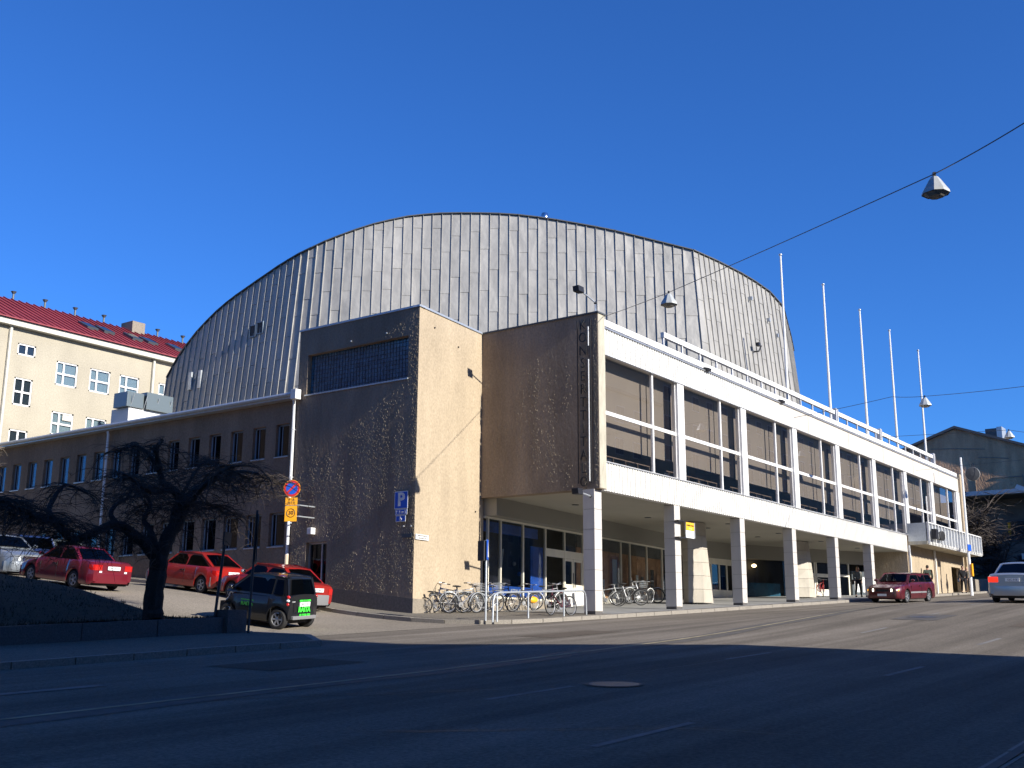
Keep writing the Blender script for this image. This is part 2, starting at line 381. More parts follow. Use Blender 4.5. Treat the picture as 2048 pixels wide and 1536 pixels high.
# ------------------------------------------------------------------ terrain
TY = [22, 24.5, 26.5, 28.5, 30.6, 34.3, 47, 60, 90, 400]; TZ = [1.85, 2.03, 2.25, 2.55, 2.84, 3.22, 4.2, 4.8, 5.2, 6.0]
def lerp(x, xs, ys):
    if x <= xs[0]: return ys[0]
    for i in range(len(xs)-1):
        if x <= xs[i+1]: return ys[i]+(ys[i+1]-ys[i])*(x-xs[i])/(xs[i+1]-xs[i])
    return ys[-1]
def G0(x, y):
    xx = min(max(x, -60), 130); yy = min(max(y, -40), 60)
    a = min(1, max(0, (xx-22)/22.)); b = min(1, max(0, (17-yy)/6.)); a = a*a*(3-2*a); b = b*b*(3-2*b)
    return .0475*xx+.028*yy+.43*a*b
def gnd(x, y):
    if y <= 22: return G0(x, y)
    t = min(1, (y-22)/6.); t = t*t*(3-2*t); s = lerp(y, TY, TZ)+(min(x, 40)-26)*.0475*(1-t)
    if x <= 33: return s
    k = min(1, (x-33)/8.); return s*(1-k)+G0(x, y)*k
def sheet(xs, yfun, n, dz, fz=gnd):
    """rows across; yfun(x)->(y0,y1)"""
    mb = MB(); rows = []
    for x in xs:
        y0, y1 = yfun(x); rows.append([(x, y0+(y1-y0)*j/n, fz(x, y0+(y1-y0)*j/n)+dz) for j in range(n+1)])
    return mb.grid([list(r) for r in zip(*rows)])
def frange(a, b, s):
    n = max(1, round((b-a)/s)); return [a+(b-a)*i/n for i in range(n+1)]
XS = [-900, -400, -200, -100, -60]+frange(-50, 130, 3)+[160, 220, 400, 900]
YS = [-900, -300, -100, -60, -40]+frange(-30, 66, 2)+[80, 90, 110, 200, 400, 900]
g = MB(); g.grid([[(x, y, gnd(x, y)-.04) for x in XS] for y in YS]); struct('ground', g, 'earth')
XR = [-60]+frange(-50, 130, 1.5)
KERB = [(25.0, 23.5), (26.2, 22.8), (26.35, 21.6), (26.8, 20.6), (27.6, 20.0), (28.8, 19.68), (33, 19.5), (38, 19.4), (130, 19.4)]
road = sheet(XR, lambda x: (-4.0, 21.0 if 17 < x < 29 else 19.9), 16, 0.0); struct('road', road, 'road_asphalt')
side = MB(); side.grid([[(x, y, gnd(x, y)+.006) for x in frange(17.4, 26.7, 1.2)] for y in frange(20.2, 60, 1.2)]); struct('side_street', side, 'side_asphalt')
H = .12
# pavement along the hall, kerb line follows KERB
def kerb_y(x): return lerp(x, [p[0] for p in KERB[1:]], [p[1] for p in KERB[1:]])
mb = sheet([26.2, 26.35, 26.6, 27, 27.6, 28.4]+frange(29, 110, 1.5), lambda x: (kerb_y(x), 29.0), 8, H)
mb.grid([[(x, y, gnd(x, y)+H) for x in (26.2, 27.2, 28.3)] for y in frange(22.8, 60, 1.0)])
struct('pavement', mb, 'walk_asphalt')
mb = sheet(frange(33.2, 68, 1.5), lambda x: (19.75, 28.6), 6, H+.006); struct('arcade_floor', mb, 'floor_tile')
# pavement at the left corner, raised, and the near pavement
mb = sheet([-60]+frange(-50, 17.2, 2)+[17.7, 18.2, 18.6], lambda x: (17.5 if x < 17.2 else 17.5+(x-17.2)*1.3, 22.6), 3, H); struct('pavement', mb, 'walk_asphalt')
mb = sheet([-60]+frange(-50, 130, 2), lambda x: (-4.6, 2.25), 2, H); struct('pavement', mb, 'walk_asphalt')

kroot_n = 0
def kerb_run(pts, inward, seg=1.15, cap=300):
    """granite kerb stones laid end to end, each a stone of its own"""
    global kroot_n
    base = MB(); P = [Vector((*p, 0)) for p in pts]; stones = []
    for i in range(len(P)-1):
        a, b = P[i], P[i+1]; n = max(1, round((b-a).length/seg)); d = (b-a)/n; t = d.normalized(); nn = Vector((-t.y, t.x, 0))*inward
        for k in range(n):
            s0 = a+d*k+t*.012; s1 = a+d*(k+1)-t*.012; j = random.uniform(-.006, .006)
            q = [s0-nn*.01, s1-nn*.01, s1+nn*.15, s0+nn*.15]
            stones.append(([(v.x, v.y, gnd(v.x, v.y)-.05) for v in q]+[(v.x, v.y, gnd(v.x, v.y)+H+.007+j) for v in q]))
        base.tube([(a.x+nn.x*.07, a.y+nn.y*.07, gnd(a.x, a.y)+.03), (b.x+nn.x*.07, b.y+nn.y*.07, gnd(b.x, b.y)+.03)], .06, 4)
    root = struct('kerb', base, 'tar')
    rest = MB()
    for i, vs in enumerate(stones):
        near = min(math.hypot(v[0], v[1]) for v in vs)
        mb = MB().add(vs, [(0,3,2,1),(4,5,6,7),(0,1,5,4),(1,2,6,5),(2,3,7,6),(3,0,4,7)])
        if near < 70 and kroot_n < cap: obj('kerb_stone', mb, 'kerb_granite', root); kroot_n += 1
        else: rest.add(mb.v, mb.f)
    if rest.v: tag(obj('kerb_stones', rest, 'kerb_granite', root), kind='stuff')
kerb_run([(26.2, 58), (26.2, 40), (26.2, 22.8), (26.35, 21.6), (26.8, 20.6), (27.6, 20.0), (28.8, 19.68), (33, 19.5), (38, 19.4), (110, 19.4)], 1)
kerb_run([(-20, 17.5), (17.2, 17.5), (18.6, 19.3), (18.62, 22.3)], 1)
kerb_run([(2, 2.27), (60, 2.27)], -1)
# road markings and repairs, thin sheets 4 mm above the road
def strip(name, pts, wd, m, dz=.005):
    mb = MB(); A = []; 
    for i, (x, y) in enumerate(pts): A.append([(x, y-wd/2, gnd(x, y-wd/2)+dz), (x, y+wd/2, gnd(x, y+wd/2)+dz)])
    mb.grid([list(r) for r in zip(*A)]); return struct(name, mb, m)
strip('centre_line', [(x, 11.75+max(0, x-14)*.055) for x in frange(-20, 64, 2)], .11, 'marking_yellow', .009)
strip('tar_seam', [(x, 11.7+max(0, x-14)*.055+.1*math.sin(x*.7)) for x in frange(-20, 66, 1)], .75, 'tar')
for i, (a, y) in enumerate([(3.5, 8.6), (11.4, 8.65), (19.0, 8.95), (27.6, 9.35), (34.0, 9.7), (41, 10.0), (49, 10.3), (9.0, 5.6), (17.5, 5.6), (25.4, 6.1)]):
    strip('lane_dash', [(a+k*.5, y) for k in range(5)], .10, 'marking_worn')
strip('lane_dash', [(5.6+k*.5, 14.2-.02*k) for k in range(9)], .22, 'marking_worn', .008)
rc = random.Random(8)
for k in range(9):
    x0, y0 = rc.uniform(6, 40), rc.uniform(3.5, 16.5); a = rc.uniform(-.5, .5) if k % 2 else rc.uniform(1.1, 1.9); pts = []
    for j in range(14): pts.append((x0, y0)); a += rc.uniform(-.35, .35); x0 += .35*math.cos(a); y0 += .35*math.sin(a)
    mb = MB(); rows = []
    for j, (px_, py_) in enumerate(pts):
        w_ = .012*(1 if 0 < j < 13 else .3); rows.append([(px_-w_, py_-w_, gnd(px_, py_)+.004), (px_+w_, py_+w_, gnd(px_, py_)+.004)])
    mb.grid(rows); struct('road_crack', mb, 'dark_metal')
for (x0, y0, l_, w_) in ((22.5, 15.6, 3.2, 1.1), (44, 16.2, 6, .9), (12.5, 14.6, 2.2, 1.6), (31, 6.2, 5, 1.0), (52, 14.3, 4, .8)):
    strip('asphalt_patch', [(x0+l_*k/6, y0) for k in range(7)], w_, 'patch_asphalt', .006)
def disc(name, x, y, r_, m, label):
    mb = MB(); n = 24; c = (x, y, gnd(x, y)+.012)
    ring = [(x+r_*math.cos(2*math.pi*i/n), y+r_*math.sin(2*math.pi*i/n)) for i in range(n)]
    mb.add([c]+[(a, b, gnd(a, b)+.012) for a, b in ring], [(0, i+1, (i+1) % n+1) for i in range(n)])
    o = tag(obj(name, mb, m), label, 'manhole cover')
    rm = MB(); rm.add([(a, b, gnd(a, b)+.014) for a, b in ring]+[(x+(a-x)*1.18, y+(b-y)*1.18, gnd(a, b)+.010) for a, b in ring], [(i, (i+1) % n, n+(i+1) % n, n+i) for i in range(n)])
    obj('rim', rm, 'tar', o)
    return o
disc('manhole_cover', 13.93, 8.3, .36, 'iron', 'round iron manhole cover in the shaded road in front of the camera')
disc('manhole_cover', 33.8, 9.6, .38, 'iron', 'round iron manhole cover in a dark patch of the sunlit road')
strip('asphalt_patch', [(33.8+k*.4-1.2, 9.55) for k in range(7)], 1.3, 'tar', .008)
# ================================================================== the concert hall
hall = empty('concert_hall', (28.2, 24.5, 2.2), 'concert hall with curved metal clad auditorium, rendered wings and white colonnaded glass front', 'concert hall')
XT = 28.19
def PX(x0):                                   # wall facing -X: u runs along Y, w goes into the wall
    return lambda u, v, w_: (x0+w_, u, v)
def PYm(y0):                                  # wall facing -Y
    return lambda u, v, w_: (u, y0+w_, v)
a65 = R(6.5); AD = Vector((math.cos(a65), math.sin(a65), 0)); AN = Vector((-math.sin(a65), math.cos(a65), 0)); A0 = Vector((XT, 24.49, 0))
def PA(u, v, w_):                             # the slightly turned wall; u = distance from the tower corner
    p = A0+AD*u+AN*w_; return (p.x, p.y, v)
UX = lambda x: (x-XT)/math.cos(a65)
# --- tower
tw = MB()
dn = (28.60, 29.66, 2.3, 4.76); gb = (24.97, 30.01, 10.28, 11.82)
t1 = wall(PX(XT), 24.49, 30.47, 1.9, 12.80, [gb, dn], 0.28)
towerL = obj('tower', t1, 'render_beige_shaded', hall)
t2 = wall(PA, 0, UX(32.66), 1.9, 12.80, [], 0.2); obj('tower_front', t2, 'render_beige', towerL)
b_ = MB().prism([(XT+.3, 24.9), (32.6, 25.3), (42, 30.4), (XT+.3, 30.4)], 12.3, 12.74); b_.quad((XT, 30.47, 1.9), (XT, 30.47, 12.8), (33, 30.47, 12.8), (33, 30.47, 1.9))
obj('flat_roof', b_, 'roof_dark', towerL)
fl = MB()
for (p, q) in (((XT, 24.49), (XT, 30.47)), ((XT, 24.49), (32.66, 25.0))):
    a = Vector((*p, 12.80)); b = Vector((*q, 12.80)); d = (b-a).normalized(); n_ = Vector((d.y, -d.x, 0)) if p[0] != q[0] else Vector((-1, 0, 0))
    fl.obox((a+b)/2+Vector((0, 0, .03))-n_*.12, (b-a)/2+d*.03, n_*.16, (0, 0, .035))
obj('parapet_flashing', fl, 'galv', towerL)
# glass block window: blocks are too small to pick apart, one lattice
gbm = MB(); n1, n2 = 34, 10
for i in range(n1):
    for j in range(n2):
        du = (gb[1]-gb[0])/n1; dv = (gb[3]-gb[2])/n2; u = gb[0]+du*i; v = gb[2]+dv*j
        pbox(gbm, PX(XT), u+.014, u+du-.014, v+.010, v+dv-.010, .20, .26)
mat('glass_block', (0.06, 0.13, 0.19), 0.12, 0.0, noise=(6, 0.5, (1, 1, 1)), coat=0.6)
mat('mortar_dark', (0.11, 0.13, 0.15), 0.8)
gw = obj('glass_block_window', pbox(MB(), PX(XT), gb[0], gb[1], gb[2], gb[3], .24, .30), 'mortar_dark', towerL)
tag(obj('glass_blocks', gbm, 'glass_block', gw), kind='stuff')
obj('sill', pbox(MB(), PX(XT), gb[0]-.03, gb[1]+.05, gb[2]-.05, gb[2], -.05, .2), 'galv', gw)
# side door
dr = obj('door', pbox(MB(), PX(XT), dn[0], dn[1], dn[2], dn[3], .22, .26), 'dark_frame', towerL)
fm = MB()
for u in (dn[0], 28.95, dn[1]-.06): pbox(fm, PX(XT), u, u+.055, dn[2], dn[3]-.06, .15, .22)
pbox(fm, PX(XT), dn[0], dn[1], dn[3]-.06, dn[3], .15, .22); obj('door_frame', fm, 'alu', dr)
obj('door_glass', pbox(MB(), PX(XT), 28.66, 29.6, 3.3, dn[3]-.08, .20, .215), 'side_glass', dr)
obj('door_handle', MB().tube([(XT+.1, 28.9, 3.4), (XT+.1, 28.9, 4.0)], .016), 'alu', dr)
# plinth, stepping with the ground
def plinth(P, u0, u1, zt, name, m, par, proud=.025):
    mb = MB(); us = frange(u0, u1, 1.0); fr = []; tp = []
    for u in us:
        p = P(u, 0, -proud); q = P(u, 0, 0); z = zt(p[0], p[1]); fr.append(((p[0], p[1], 1.6), (p[0], p[1], z), (q[0], q[1], z)))
    mb.grid([list(f) for f in fr])
    a, b = fr[0], fr[-1]
    for f in (a, b): mb.add([f[0], f[1], f[2], (f[2][0], f[2][1], 1.6)], [(0, 1, 2, 3)])
    return obj(name, mb, m, par)
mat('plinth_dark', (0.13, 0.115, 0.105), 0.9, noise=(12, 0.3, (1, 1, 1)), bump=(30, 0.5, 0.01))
plinth(PX(XT), 24.465, 28.60, lambda x, y: 2.70+(y-24.5)*.11, 'plinth', 'plinth_dark', towerL)
plinth(PX(XT), 29.66, 30.47, lambda x, y: 2.70+(y-24.5)*.11, 'plinth', 'plinth_dark', towerL)
plinth(PA, -.02, UX(32.63), lambda x, y: 2.70+.0*(x-28), 'plinth', 'plinth_stone', towerL)
obj('door_lamp', MB().box(XT-.22, XT, 29.2, 29.42, 5.03, 5.27), 'white_paint', towerL, bevel=.03)
for y_, z_ in ((26.0, 12.05), (27.75, 12.02), (24.62, 5.10), (24.95, 5.11)):
    obj('anchor_bolt', MB().tube([(XT-.06, y_, z_), (XT+.02, y_, z_)], .028), 'galv', towerL)
for u_, z_ in ((.95, 12.25), (2.55, 11.9), (3.9, 5.95)):
    p = PA(u_, z_, -.04); obj('anchor_bolt', MB().tube([p, PA(u_, z_, .02)], .03), 'dark_metal', towerL)
# --- side wing
XW = 28.33
ops = []
for k in range(21):
    y = 31.0+1.31*k; ops.append((y, y+.72, 8.08, 9.34)); ops.append((y-.02, y+.84, 4.70, 5.96))
wing = obj('side_wing', wall(PX(XW), 30.44, 60, 1.9, 10.22, ops, .24), 'render_wing_shaded', hall)
rf = MB().box(28.02, 42, 30.44, 60.3, 10.30, 10.42); obj('roof', rf, 'roof_dark', wing)
gt = MB().box(27.98, 28.34, 30.44, 60.3, 10.20, 10.30); gt.tube([(27.95, 30.5, 10.34), (27.95, 60.2, 10.34)], .085, 8); obj('gutter', gt, 'galv', wing)
obj('hopper', MB().box(27.84, 28.12, 30.22, 30.50, 10.12, 10.50), 'white_paint', wing, bevel=.02)
for i, o in enumerate(ops):
    fr = MB(); a, b, c, d = o[:4]
    pbox(fr, PX(XW), a, a+.06, c, d, .13, .19); pbox(fr, PX(XW), b-.07, b, c, d, .13, .19); pbox(fr, PX(XW), a, b, d-.06, d, .13, .19); pbox(fr, PX(XW), a, b, c, c+.06, .13, .19)
    pbox(fr, PX(XW), b-.24, b-.20, c+.06, d-.06, .14, .18)
    wd = obj('window', fr, 'blue_frame', wing)
    obj('pane', pbox(MB(), PX(XW), a+.06, b-.07, c+.06, d-.06, .155, .165), 'side_glass', wd)
    obj('sill', pbox(MB(), PX(XW), a-.02, b+.02, c-.04, c, -.05, .13), 'galv', wd)
bk = MB().quad((XW+.9, 30.5, 2), (XW+.9, 60, 2), (XW+.9, 60, 10.2), (XW+.9, 30.5, 10.2)); obj('room_dark', bk, 'interior_dark', wing)
for y in (30.58, 42.3):
    dp = MB().tube([(28.1, y, 10.15), (28.14, y, 10.0), (28.14, y, 4.35)], .055, 8)
    for z in (9, 7.2, 5.4): dp.box(28.1, 28.33, y-.07, y+.07, z, z+.03)
    d_ = obj('downpipe', dp, 'pipe_white', wing, smooth=True)
    obj('pipe_foot', MB().tube([(28.13, y, 4.36), (28.13, y, 2.6)], .07, 8), 'pipe_rust', d_, smooth=True)
for y in (41.2, 40.0, 38.6, 37.6, 36.4): obj('roof_vent', MB().obox((30.0, y, 10.62), (.30, .05, .02), (-.02, .12, 0), (0, 0, .12)), 'white_paint', wing)
obj('roof_vent', MB().box(30.0, 31.2, 39.0, 39.35, 10.4, 11.0), 'white_paint', wing)
un = obj('roof_unit', MB().box(31.6, 33.9, 46, 47.4, 10.4, 12.25), 'white_paint', wing, bevel=.03)
obj('air_handler', MB().box(31.4, 32.35, 45.9, 47.0, 12.26, 13.0), 'paint_grey', un, bevel=.02)
obj('air_handler', MB().box(32.45, 34.0, 45.8, 47.3, 12.26, 13.12), 'paint_grey', un, bevel=.02)
rr_ = MB()
for x in (31.65, 32.4, 33.1, 33.85): rr_.tube([(x, 45.98, 12.2), (x, 45.7, 12.9)], .02, 4)
obj('guard_rail', rr_, 'galv', un)

# --- auditorium shell: panels of sheet metal in staggered courses over a leaning wall
TOP = [(41.8, 57.07, 17.13), (41.8, 56.19, 18.21), (41.8, 55.3, 18.99), (41.8, 54.42, 19.66), (41.8, 53.53, 20.2), (41.8, 52.65, 20.68), (41.8, 51.77, 21.07), (41.8, 50.88, 21.4), (41.8, 50.0, 21.68), (41.8, 49.11, 21.97), (41.8, 48.23, 22.24), (41.8, 47.35, 22.52), (41.8, 46.46, 22.75), (41.8, 45.58, 22.96), (41.89, 44.7, 23.16), (42.16, 43.87, 23.47), (42.55, 43.07, 23.78), (43.06, 42.3, 24.13), (43.64, 41.56, 24.47), (44.26, 40.83, 24.75), (44.89, 40.11, 25.0), (45.51, 39.39, 25.15), (46.08, 38.66, 25.24), (46.74, 37.75, 25.27), (47.4, 36.85, 25.27), (48.06, 35.94, 25.25), (48.72, 35.03, 25.18), (49.38, 34.12, 25.05), (50.04, 33.21, 24.88), (50.7, 32.3, 24.68), (51.35, 31.39, 24.47), (52.01, 30.49, 24.24), (52.67, 29.59, 23.96), (53.32, 28.69, 23.67), (53.97, 27.79, 23.38), (54.62, 26.89, 23.09), (57.28, 26.64, 23.13), (59.94, 26.39, 23.09), (61.72, 26.22, 22.97), (63.49, 26.05, 22.75), (65.2, 25.89, 22.15), (66.7, 26.26, 21.5), (68.2, 26.64, 20.9), (69.1, 26.86, 20.2)]
ci = 35; cj = 40                                   # arrises
def resample(P, step):
    segs = [(Vector(P[i]), Vector(P[i+1])) for i in range(len(P)-1)]; L = sum((b-a).xy.length for a, b in segs); n = max(1, round(L/step)); out = []
    for k in range(n+1):
        s = L*k/n
        for a, b in segs:
            l = (b-a).xy.length
            if s <= l+1e-9: break
            s -= l
        out.append(a.lerp(b, min(1, s/l)))
    return out
ZB = 10.0
cols = []
for part_ in (TOP[:ci+1], TOP[ci:cj+1], TOP[cj:]):
    r_ = resample(part_, .55); nn = []
    for i in range(len(r_)):
        a = r_[max(0, i-1)]; b = r_[min(len(r_)-1, i+1)]; d = (b-a).xy.normalized(); nn.append(Vector((-abs(d.y) if True else 0, -d.x, 0)) if d.y < 0 else Vector((d.y, -d.x, 0)))
    for i in range(len(r_)-1): cols.append((r_[i], r_[i+1], nn[i], nn[i+1]))
for i in range(len(cols)):                          # share the normal across each arris so the corners close
    if i and (cols[i][0]-cols[i-1][1]).length < 1e-6 and (cols[i][2]-cols[i-1][3]).length > .05:
        nn = (cols[i][2]+cols[i-1][3]).normalized(); nn = nn/max(.5, nn.dot(cols[i][2]))
        cols[i] = (cols[i][0], cols[i][1], nn, cols[i][3]); cols[i-1] = (cols[i-1][0], cols[i-1][1], cols[i-1][2], nn)
BAT = math.tan(R(5.2))
def shp(t, n, z, off=0.0): return Vector((t.x+n.x*((t.z-z)*BAT+off), t.y+n.y*((t.z-z)*BAT+off), z))
shell_b = MB()
for a, b, na, nb in cols:
    k = 4; rows = [[shp(a, na, ZB+(a.z-ZB)*j/k, -.05), shp(b, nb, ZB+(b.z-ZB)*j/k, -.05)] for j in range(k+1)]; shell_b.grid(rows)
first, last = Vector(TOP[0]), Vector(TOP[-1])
back = [(last.x+3, last.y+14, 20.0), (last.x-2, last.y+26, 19.0), (56, 62, 18), (46, 62, 16.5)]
ctr = Vector((55, 44, 20.5)); rim = [Vector(p) for p in TOP]+[Vector(p) for p in back]
k0 = len(shell_b.v)
shell_b.add([ctr]+rim, [(0, i+2 if i+1 < len(rim) else 1, i+1) for i in range(len(rim))])
bl = [last]+[Vector(p) for p in back]+[first]
for i in range(len(bl)-1): shell_b.quad((bl[i].x, bl[i].y, ZB), (bl[i+1].x, bl[i+1].y, ZB), bl[i+1], bl[i])
shell = obj('auditorium_shell', shell_b, 'shell_metal', hall)
edge = MB()
for p, q in zip(TOP[:-1], TOP[1:]):
    a, b = Vector(p), Vector(q); d = (b-a).normalized(); n_ = Vector((d.y, -d.x, 0)).normalized()
    edge.obox((a+b)/2+n_*.04+Vector((0, 0, .02)), (b-a)/2+d*.02, n_*.08, (0, 0, .030))
obj('roof_edge', edge, 'roof_dark', shell)
pan = []
rng = random.Random(3)
for i, (a, b, na, nb) in enumerate(cols):
    top = min(a.z, b.z); z = 25.6-(i % 2)*1.28-rng.choice((0, 0, .12, .2))-(.35 if i % 5 == 2 else 0)
    cuts = []
    while z > ZB: cuts.append(z); z -= 2.56
    cuts = [c for c in cuts if c < top-.35]; zs = [top]+cuts+[ZB]
    for zt, zb in zip(zs[:-1], zs[1:]):
        if zb < ZB+.01 and zt < ZB+.3: continue
        t0 = (a.z-zt)*0; mb = MB()
        ztl, ztr = (a.z-.02, b.z-.02) if zt == top else (zt, zt)
        g = .012; lip = .016+rng.uniform(0, .012); up_ = .0+rng.uniform(0, .008); da = (b-a).xy.normalized(); off = Vector((da.x, da.y, 0))*.012
        tl = shp(a, na, ztl-g, up_)+off; tr = shp(b, nb, ztr-g, up_)-off; bl_ = shp(a, na, zb, lip)+off; br = shp(b, nb, zb, lip)-off
        mid = (tl+tr+bl_+br)/4-(na+nb)/2*rng.uniform(-.012, .014)
        e = lambda p, n: p-n*.05
        mb.add([tl, tr, br, bl_, mid, e(tl, na), e(tr, nb), e(br, nb), e(bl_, na)],
               [(0, 4, 1), (1, 4, 2), (2, 4, 3), (3, 4, 0), (0, 1, 6, 5), (1, 2, 7, 6), (2, 3, 8, 7), (3, 0, 5, 8)])
        s0 = shp(a, na, ztl-.0, 0); s1 = shp(a, na, zb, 0); wv = Vector((da.x, da.y, 0))*.018; h_ = .078
        mb.add([s0-wv, s0+wv, s0+wv*.6+na*h_, s0-wv*.6+na*h_, s1-wv, s1+wv, s1+wv*.6+na*h_, s1-wv*.6+na*h_], [(0,1,5,4), (1,2,6,5), (2,3,7,6), (3,0,4,7), (0,3,2,1), (4,5,6,7)])
        c = (tl+br)/2; vis = (tr-tl).cross(bl_-tl).normalized().dot(c.normalized()); area = abs(vis)*(ztl-zb)*(b-a).xy.length/c.length_squared
        if zt < 12.6 and i > 70: area *= .1
        if zt < 11.5: area *= .2
        pan.append((area, mb))
pan.sort(key=lambda p: -p[0])
for _, mb in pan[:296]: obj('metal_panel', mb, 'shell_metal', shell)
rest = MB()
for _, mb in pan[296:]: rest.add(mb.v, mb.f)
tag(obj('metal_panels', rest, 'shell_metal', shell), kind='stuff')
# little openings in the shell
def on_shell(i, z, off): a, b, na, nb = cols[i]; return shp((a+b)/2, (na+nb)/2, z, off), (b-a).xy.normalized(), (na+nb)/2
for yy0, yy1, zz in ((48.0, 48.45, 18.55), (48.62, 49.07, 18.45)):
    x0 = 41.8-(22.1-zz)*BAT
    wv = obj('hatch_window', MB().box(x0-.06, x0+.02, yy0, yy1, zz, zz+.62), 'interior_dark', shell)
    obj('frame', MB().box(x0-.10, x0-.03, yy0-.06, yy0, zz-.05, zz+.68).box(x0-.10, x0-.03, yy1, yy1+.06, zz-.05, zz+.68).box(x0-.10, x0-.03, yy0, yy1, zz+.62, zz+.68).box(x0-.10, x0-.03, yy0, yy1, zz-.06, zz), 'blue_frame', wv)
for yy in (53.2, 54.1):
    x0 = 41.8-(20.3-16.2)*BAT; obj('wall_vent', MB().box(x0-.12, x0, yy, yy+.25, 15.9, 17.0), 'galv', shell)
for x, z in ((60.5, 21.6), (62.6, 20.7), (63.6, 19.9)):
    obj('wall_vent', MB().box(x, x+.11, 26.33-(x-57.3)*.095-.12, 26.55-(x-57.3)*.095, z-.15, z+.08), 'galv', shell)
vb = MB().tube([(60.2, 25.95, 18.1), (60.2, 25.5, 18.1), (60.35, 25.4, 18.45)], .05, 6); vb.box(60.0, 60.3, 25.4, 25.6, 18.4, 18.6); obj('wall_bracket', vb, 'dark_metal', shell)
obj('roof_cowl', MB().lathe((51.3, 34.9, 24.6), (0, 0, 1), [(0, .10), (.9, .10), (.95, .2), (1.1, .26), (1.3, .26), (1.5, .18), (1.55, .02)], 14), 'chrome', shell, smooth=True)
ld = MB()
for y in (0, .45): ld.tube([(70.3+y, 27.1+y*.2, 12.3), (69.9+y, 27.1+y*.2, 16.2)], .03, 4)
for k in range(9): ld.tube([(70.25, 27.1, 12.6+k*.4), (70.7, 27.2, 12.6+k*.4)], .02, 4)
obj('roof_ladder', ld, 'dark_metal', shell)

# --- front wing over the street
fw_ = MB()
fw_.quad((32.95, 20.6, 12.36), (82, 20.6, 12.36), (82, 27.5, 12.36), (32.95, 27.5, 12.36))
front = obj('front_wing', fw_, 'roof_dark', hall)
ks = MB().box(32.45, 32.94, 19.80, 25.02, 6.50, 12.80)
kw = obj('sign_wall', ks, 'render_beige_shaded', front)
obj('parapet_flashing', MB().box(32.40, 32.99, 19.75, 25.0, 12.80, 12.86), 'roof_dark', kw)
mat('concrete_edge', (0.42, 0.39, 0.31), 0.9, noise=(5, 0.2, (1, 1, .3)), bump=(14, .7, .02))
obj('wall_end', MB().box(32.47, 32.92, 19.785, 19.80, 6.52, 12.78), 'concrete_edge', kw)
def cladding(name, x0, x1, z0, z1, par, y=20.0, pitch=.19):
    root = obj(name, MB().box(x0, x1, y, y+.25, z0, z1), 'white_cladding', par)
    mb = MB(); x = x0+.06
    while x < x1-.1: mb.box(x, x+.075, y-.028, y, z0+.004, z1-.004); x += pitch
    obj('ribs', mb, 'white_cladding', root)
    return root
top_band = cladding('upper_cladding', 32.95, 47.2, 11.45, 12.42, front); cpn = obj('upper_panels', MB().box(47.2, 81.36, 19.99, 20.25, 11.45, 12.42), 'cream_cladding', front)
for x in (53.0, 58.9, 64.8, 70.7, 76.5): obj('panel_joint', MB().box(x-.012, x+.012, 19.983, 19.99, 11.45, 12.42), 'lintel', cpn)
low_band = cladding('lower_cladding', 32.95, 68.25, 6.50, 7.50, front)
obj('drip_edge', MB().box(32.95, 81.36, 19.94, 20.2, 11.43, 11.45), 'alu', top_band)
obj('coping', MB().box(32.95, 81.36, 19.93, 20.3, 12.42, 12.47), 'alu', top_band)
obj('window_sill', MB().box(32.95, 81.2, 19.95, 20.3, 7.503, 7.54), 'alu', low_band)
obj('end_wall', MB().box(81.37, 82.2, 19.85, 27.5, 3.5, 12.75), 'render_beige', front)
rs = MB(); rs.box(32.95, 81.3, 20.02, 20.14, 12.56, 12.80)
lr = obj('parapet_rail', rs, 'white_paint', front)
st = MB(); x = 33.6
while x < 81: st.box(x, x+.05, 20.05, 20.11, 12.47, 12.56); x += 1.45
obj('rail_brackets', st, 'dark_metal', lr)
fd = MB()
for x in (41.5, 49.5): obj('rail_floodlight', MB().obox((x, 19.93, 12.52), (.16, 0, 0), (0, .11, .03), (0, -.02, .06)), 'dark_metal', lr)
for x0, x1 in ((38.3, 57.7), (58.1, 65.15), (65.5, 76.4)):
    r0 = obj('roof_railing', MB().box(x0, x1, 20.24, 20.40, 13.27, 13.49), 'white_paint', front)
    x = x0+.02
    while x < x1-.05:
        obj('baluster', MB().box(x, x+.07, 20.28, 20.35, 12.40, 13.27), 'white_paint', r0); x += 1.62
for x in (57.85, 65.3, 76.5):
    for s in (0, .22): obj('railing_post', MB().box(x+s-.05, x+s+.04, 20.2, 20.44, 12.40, 13.62), 'white_paint', front)
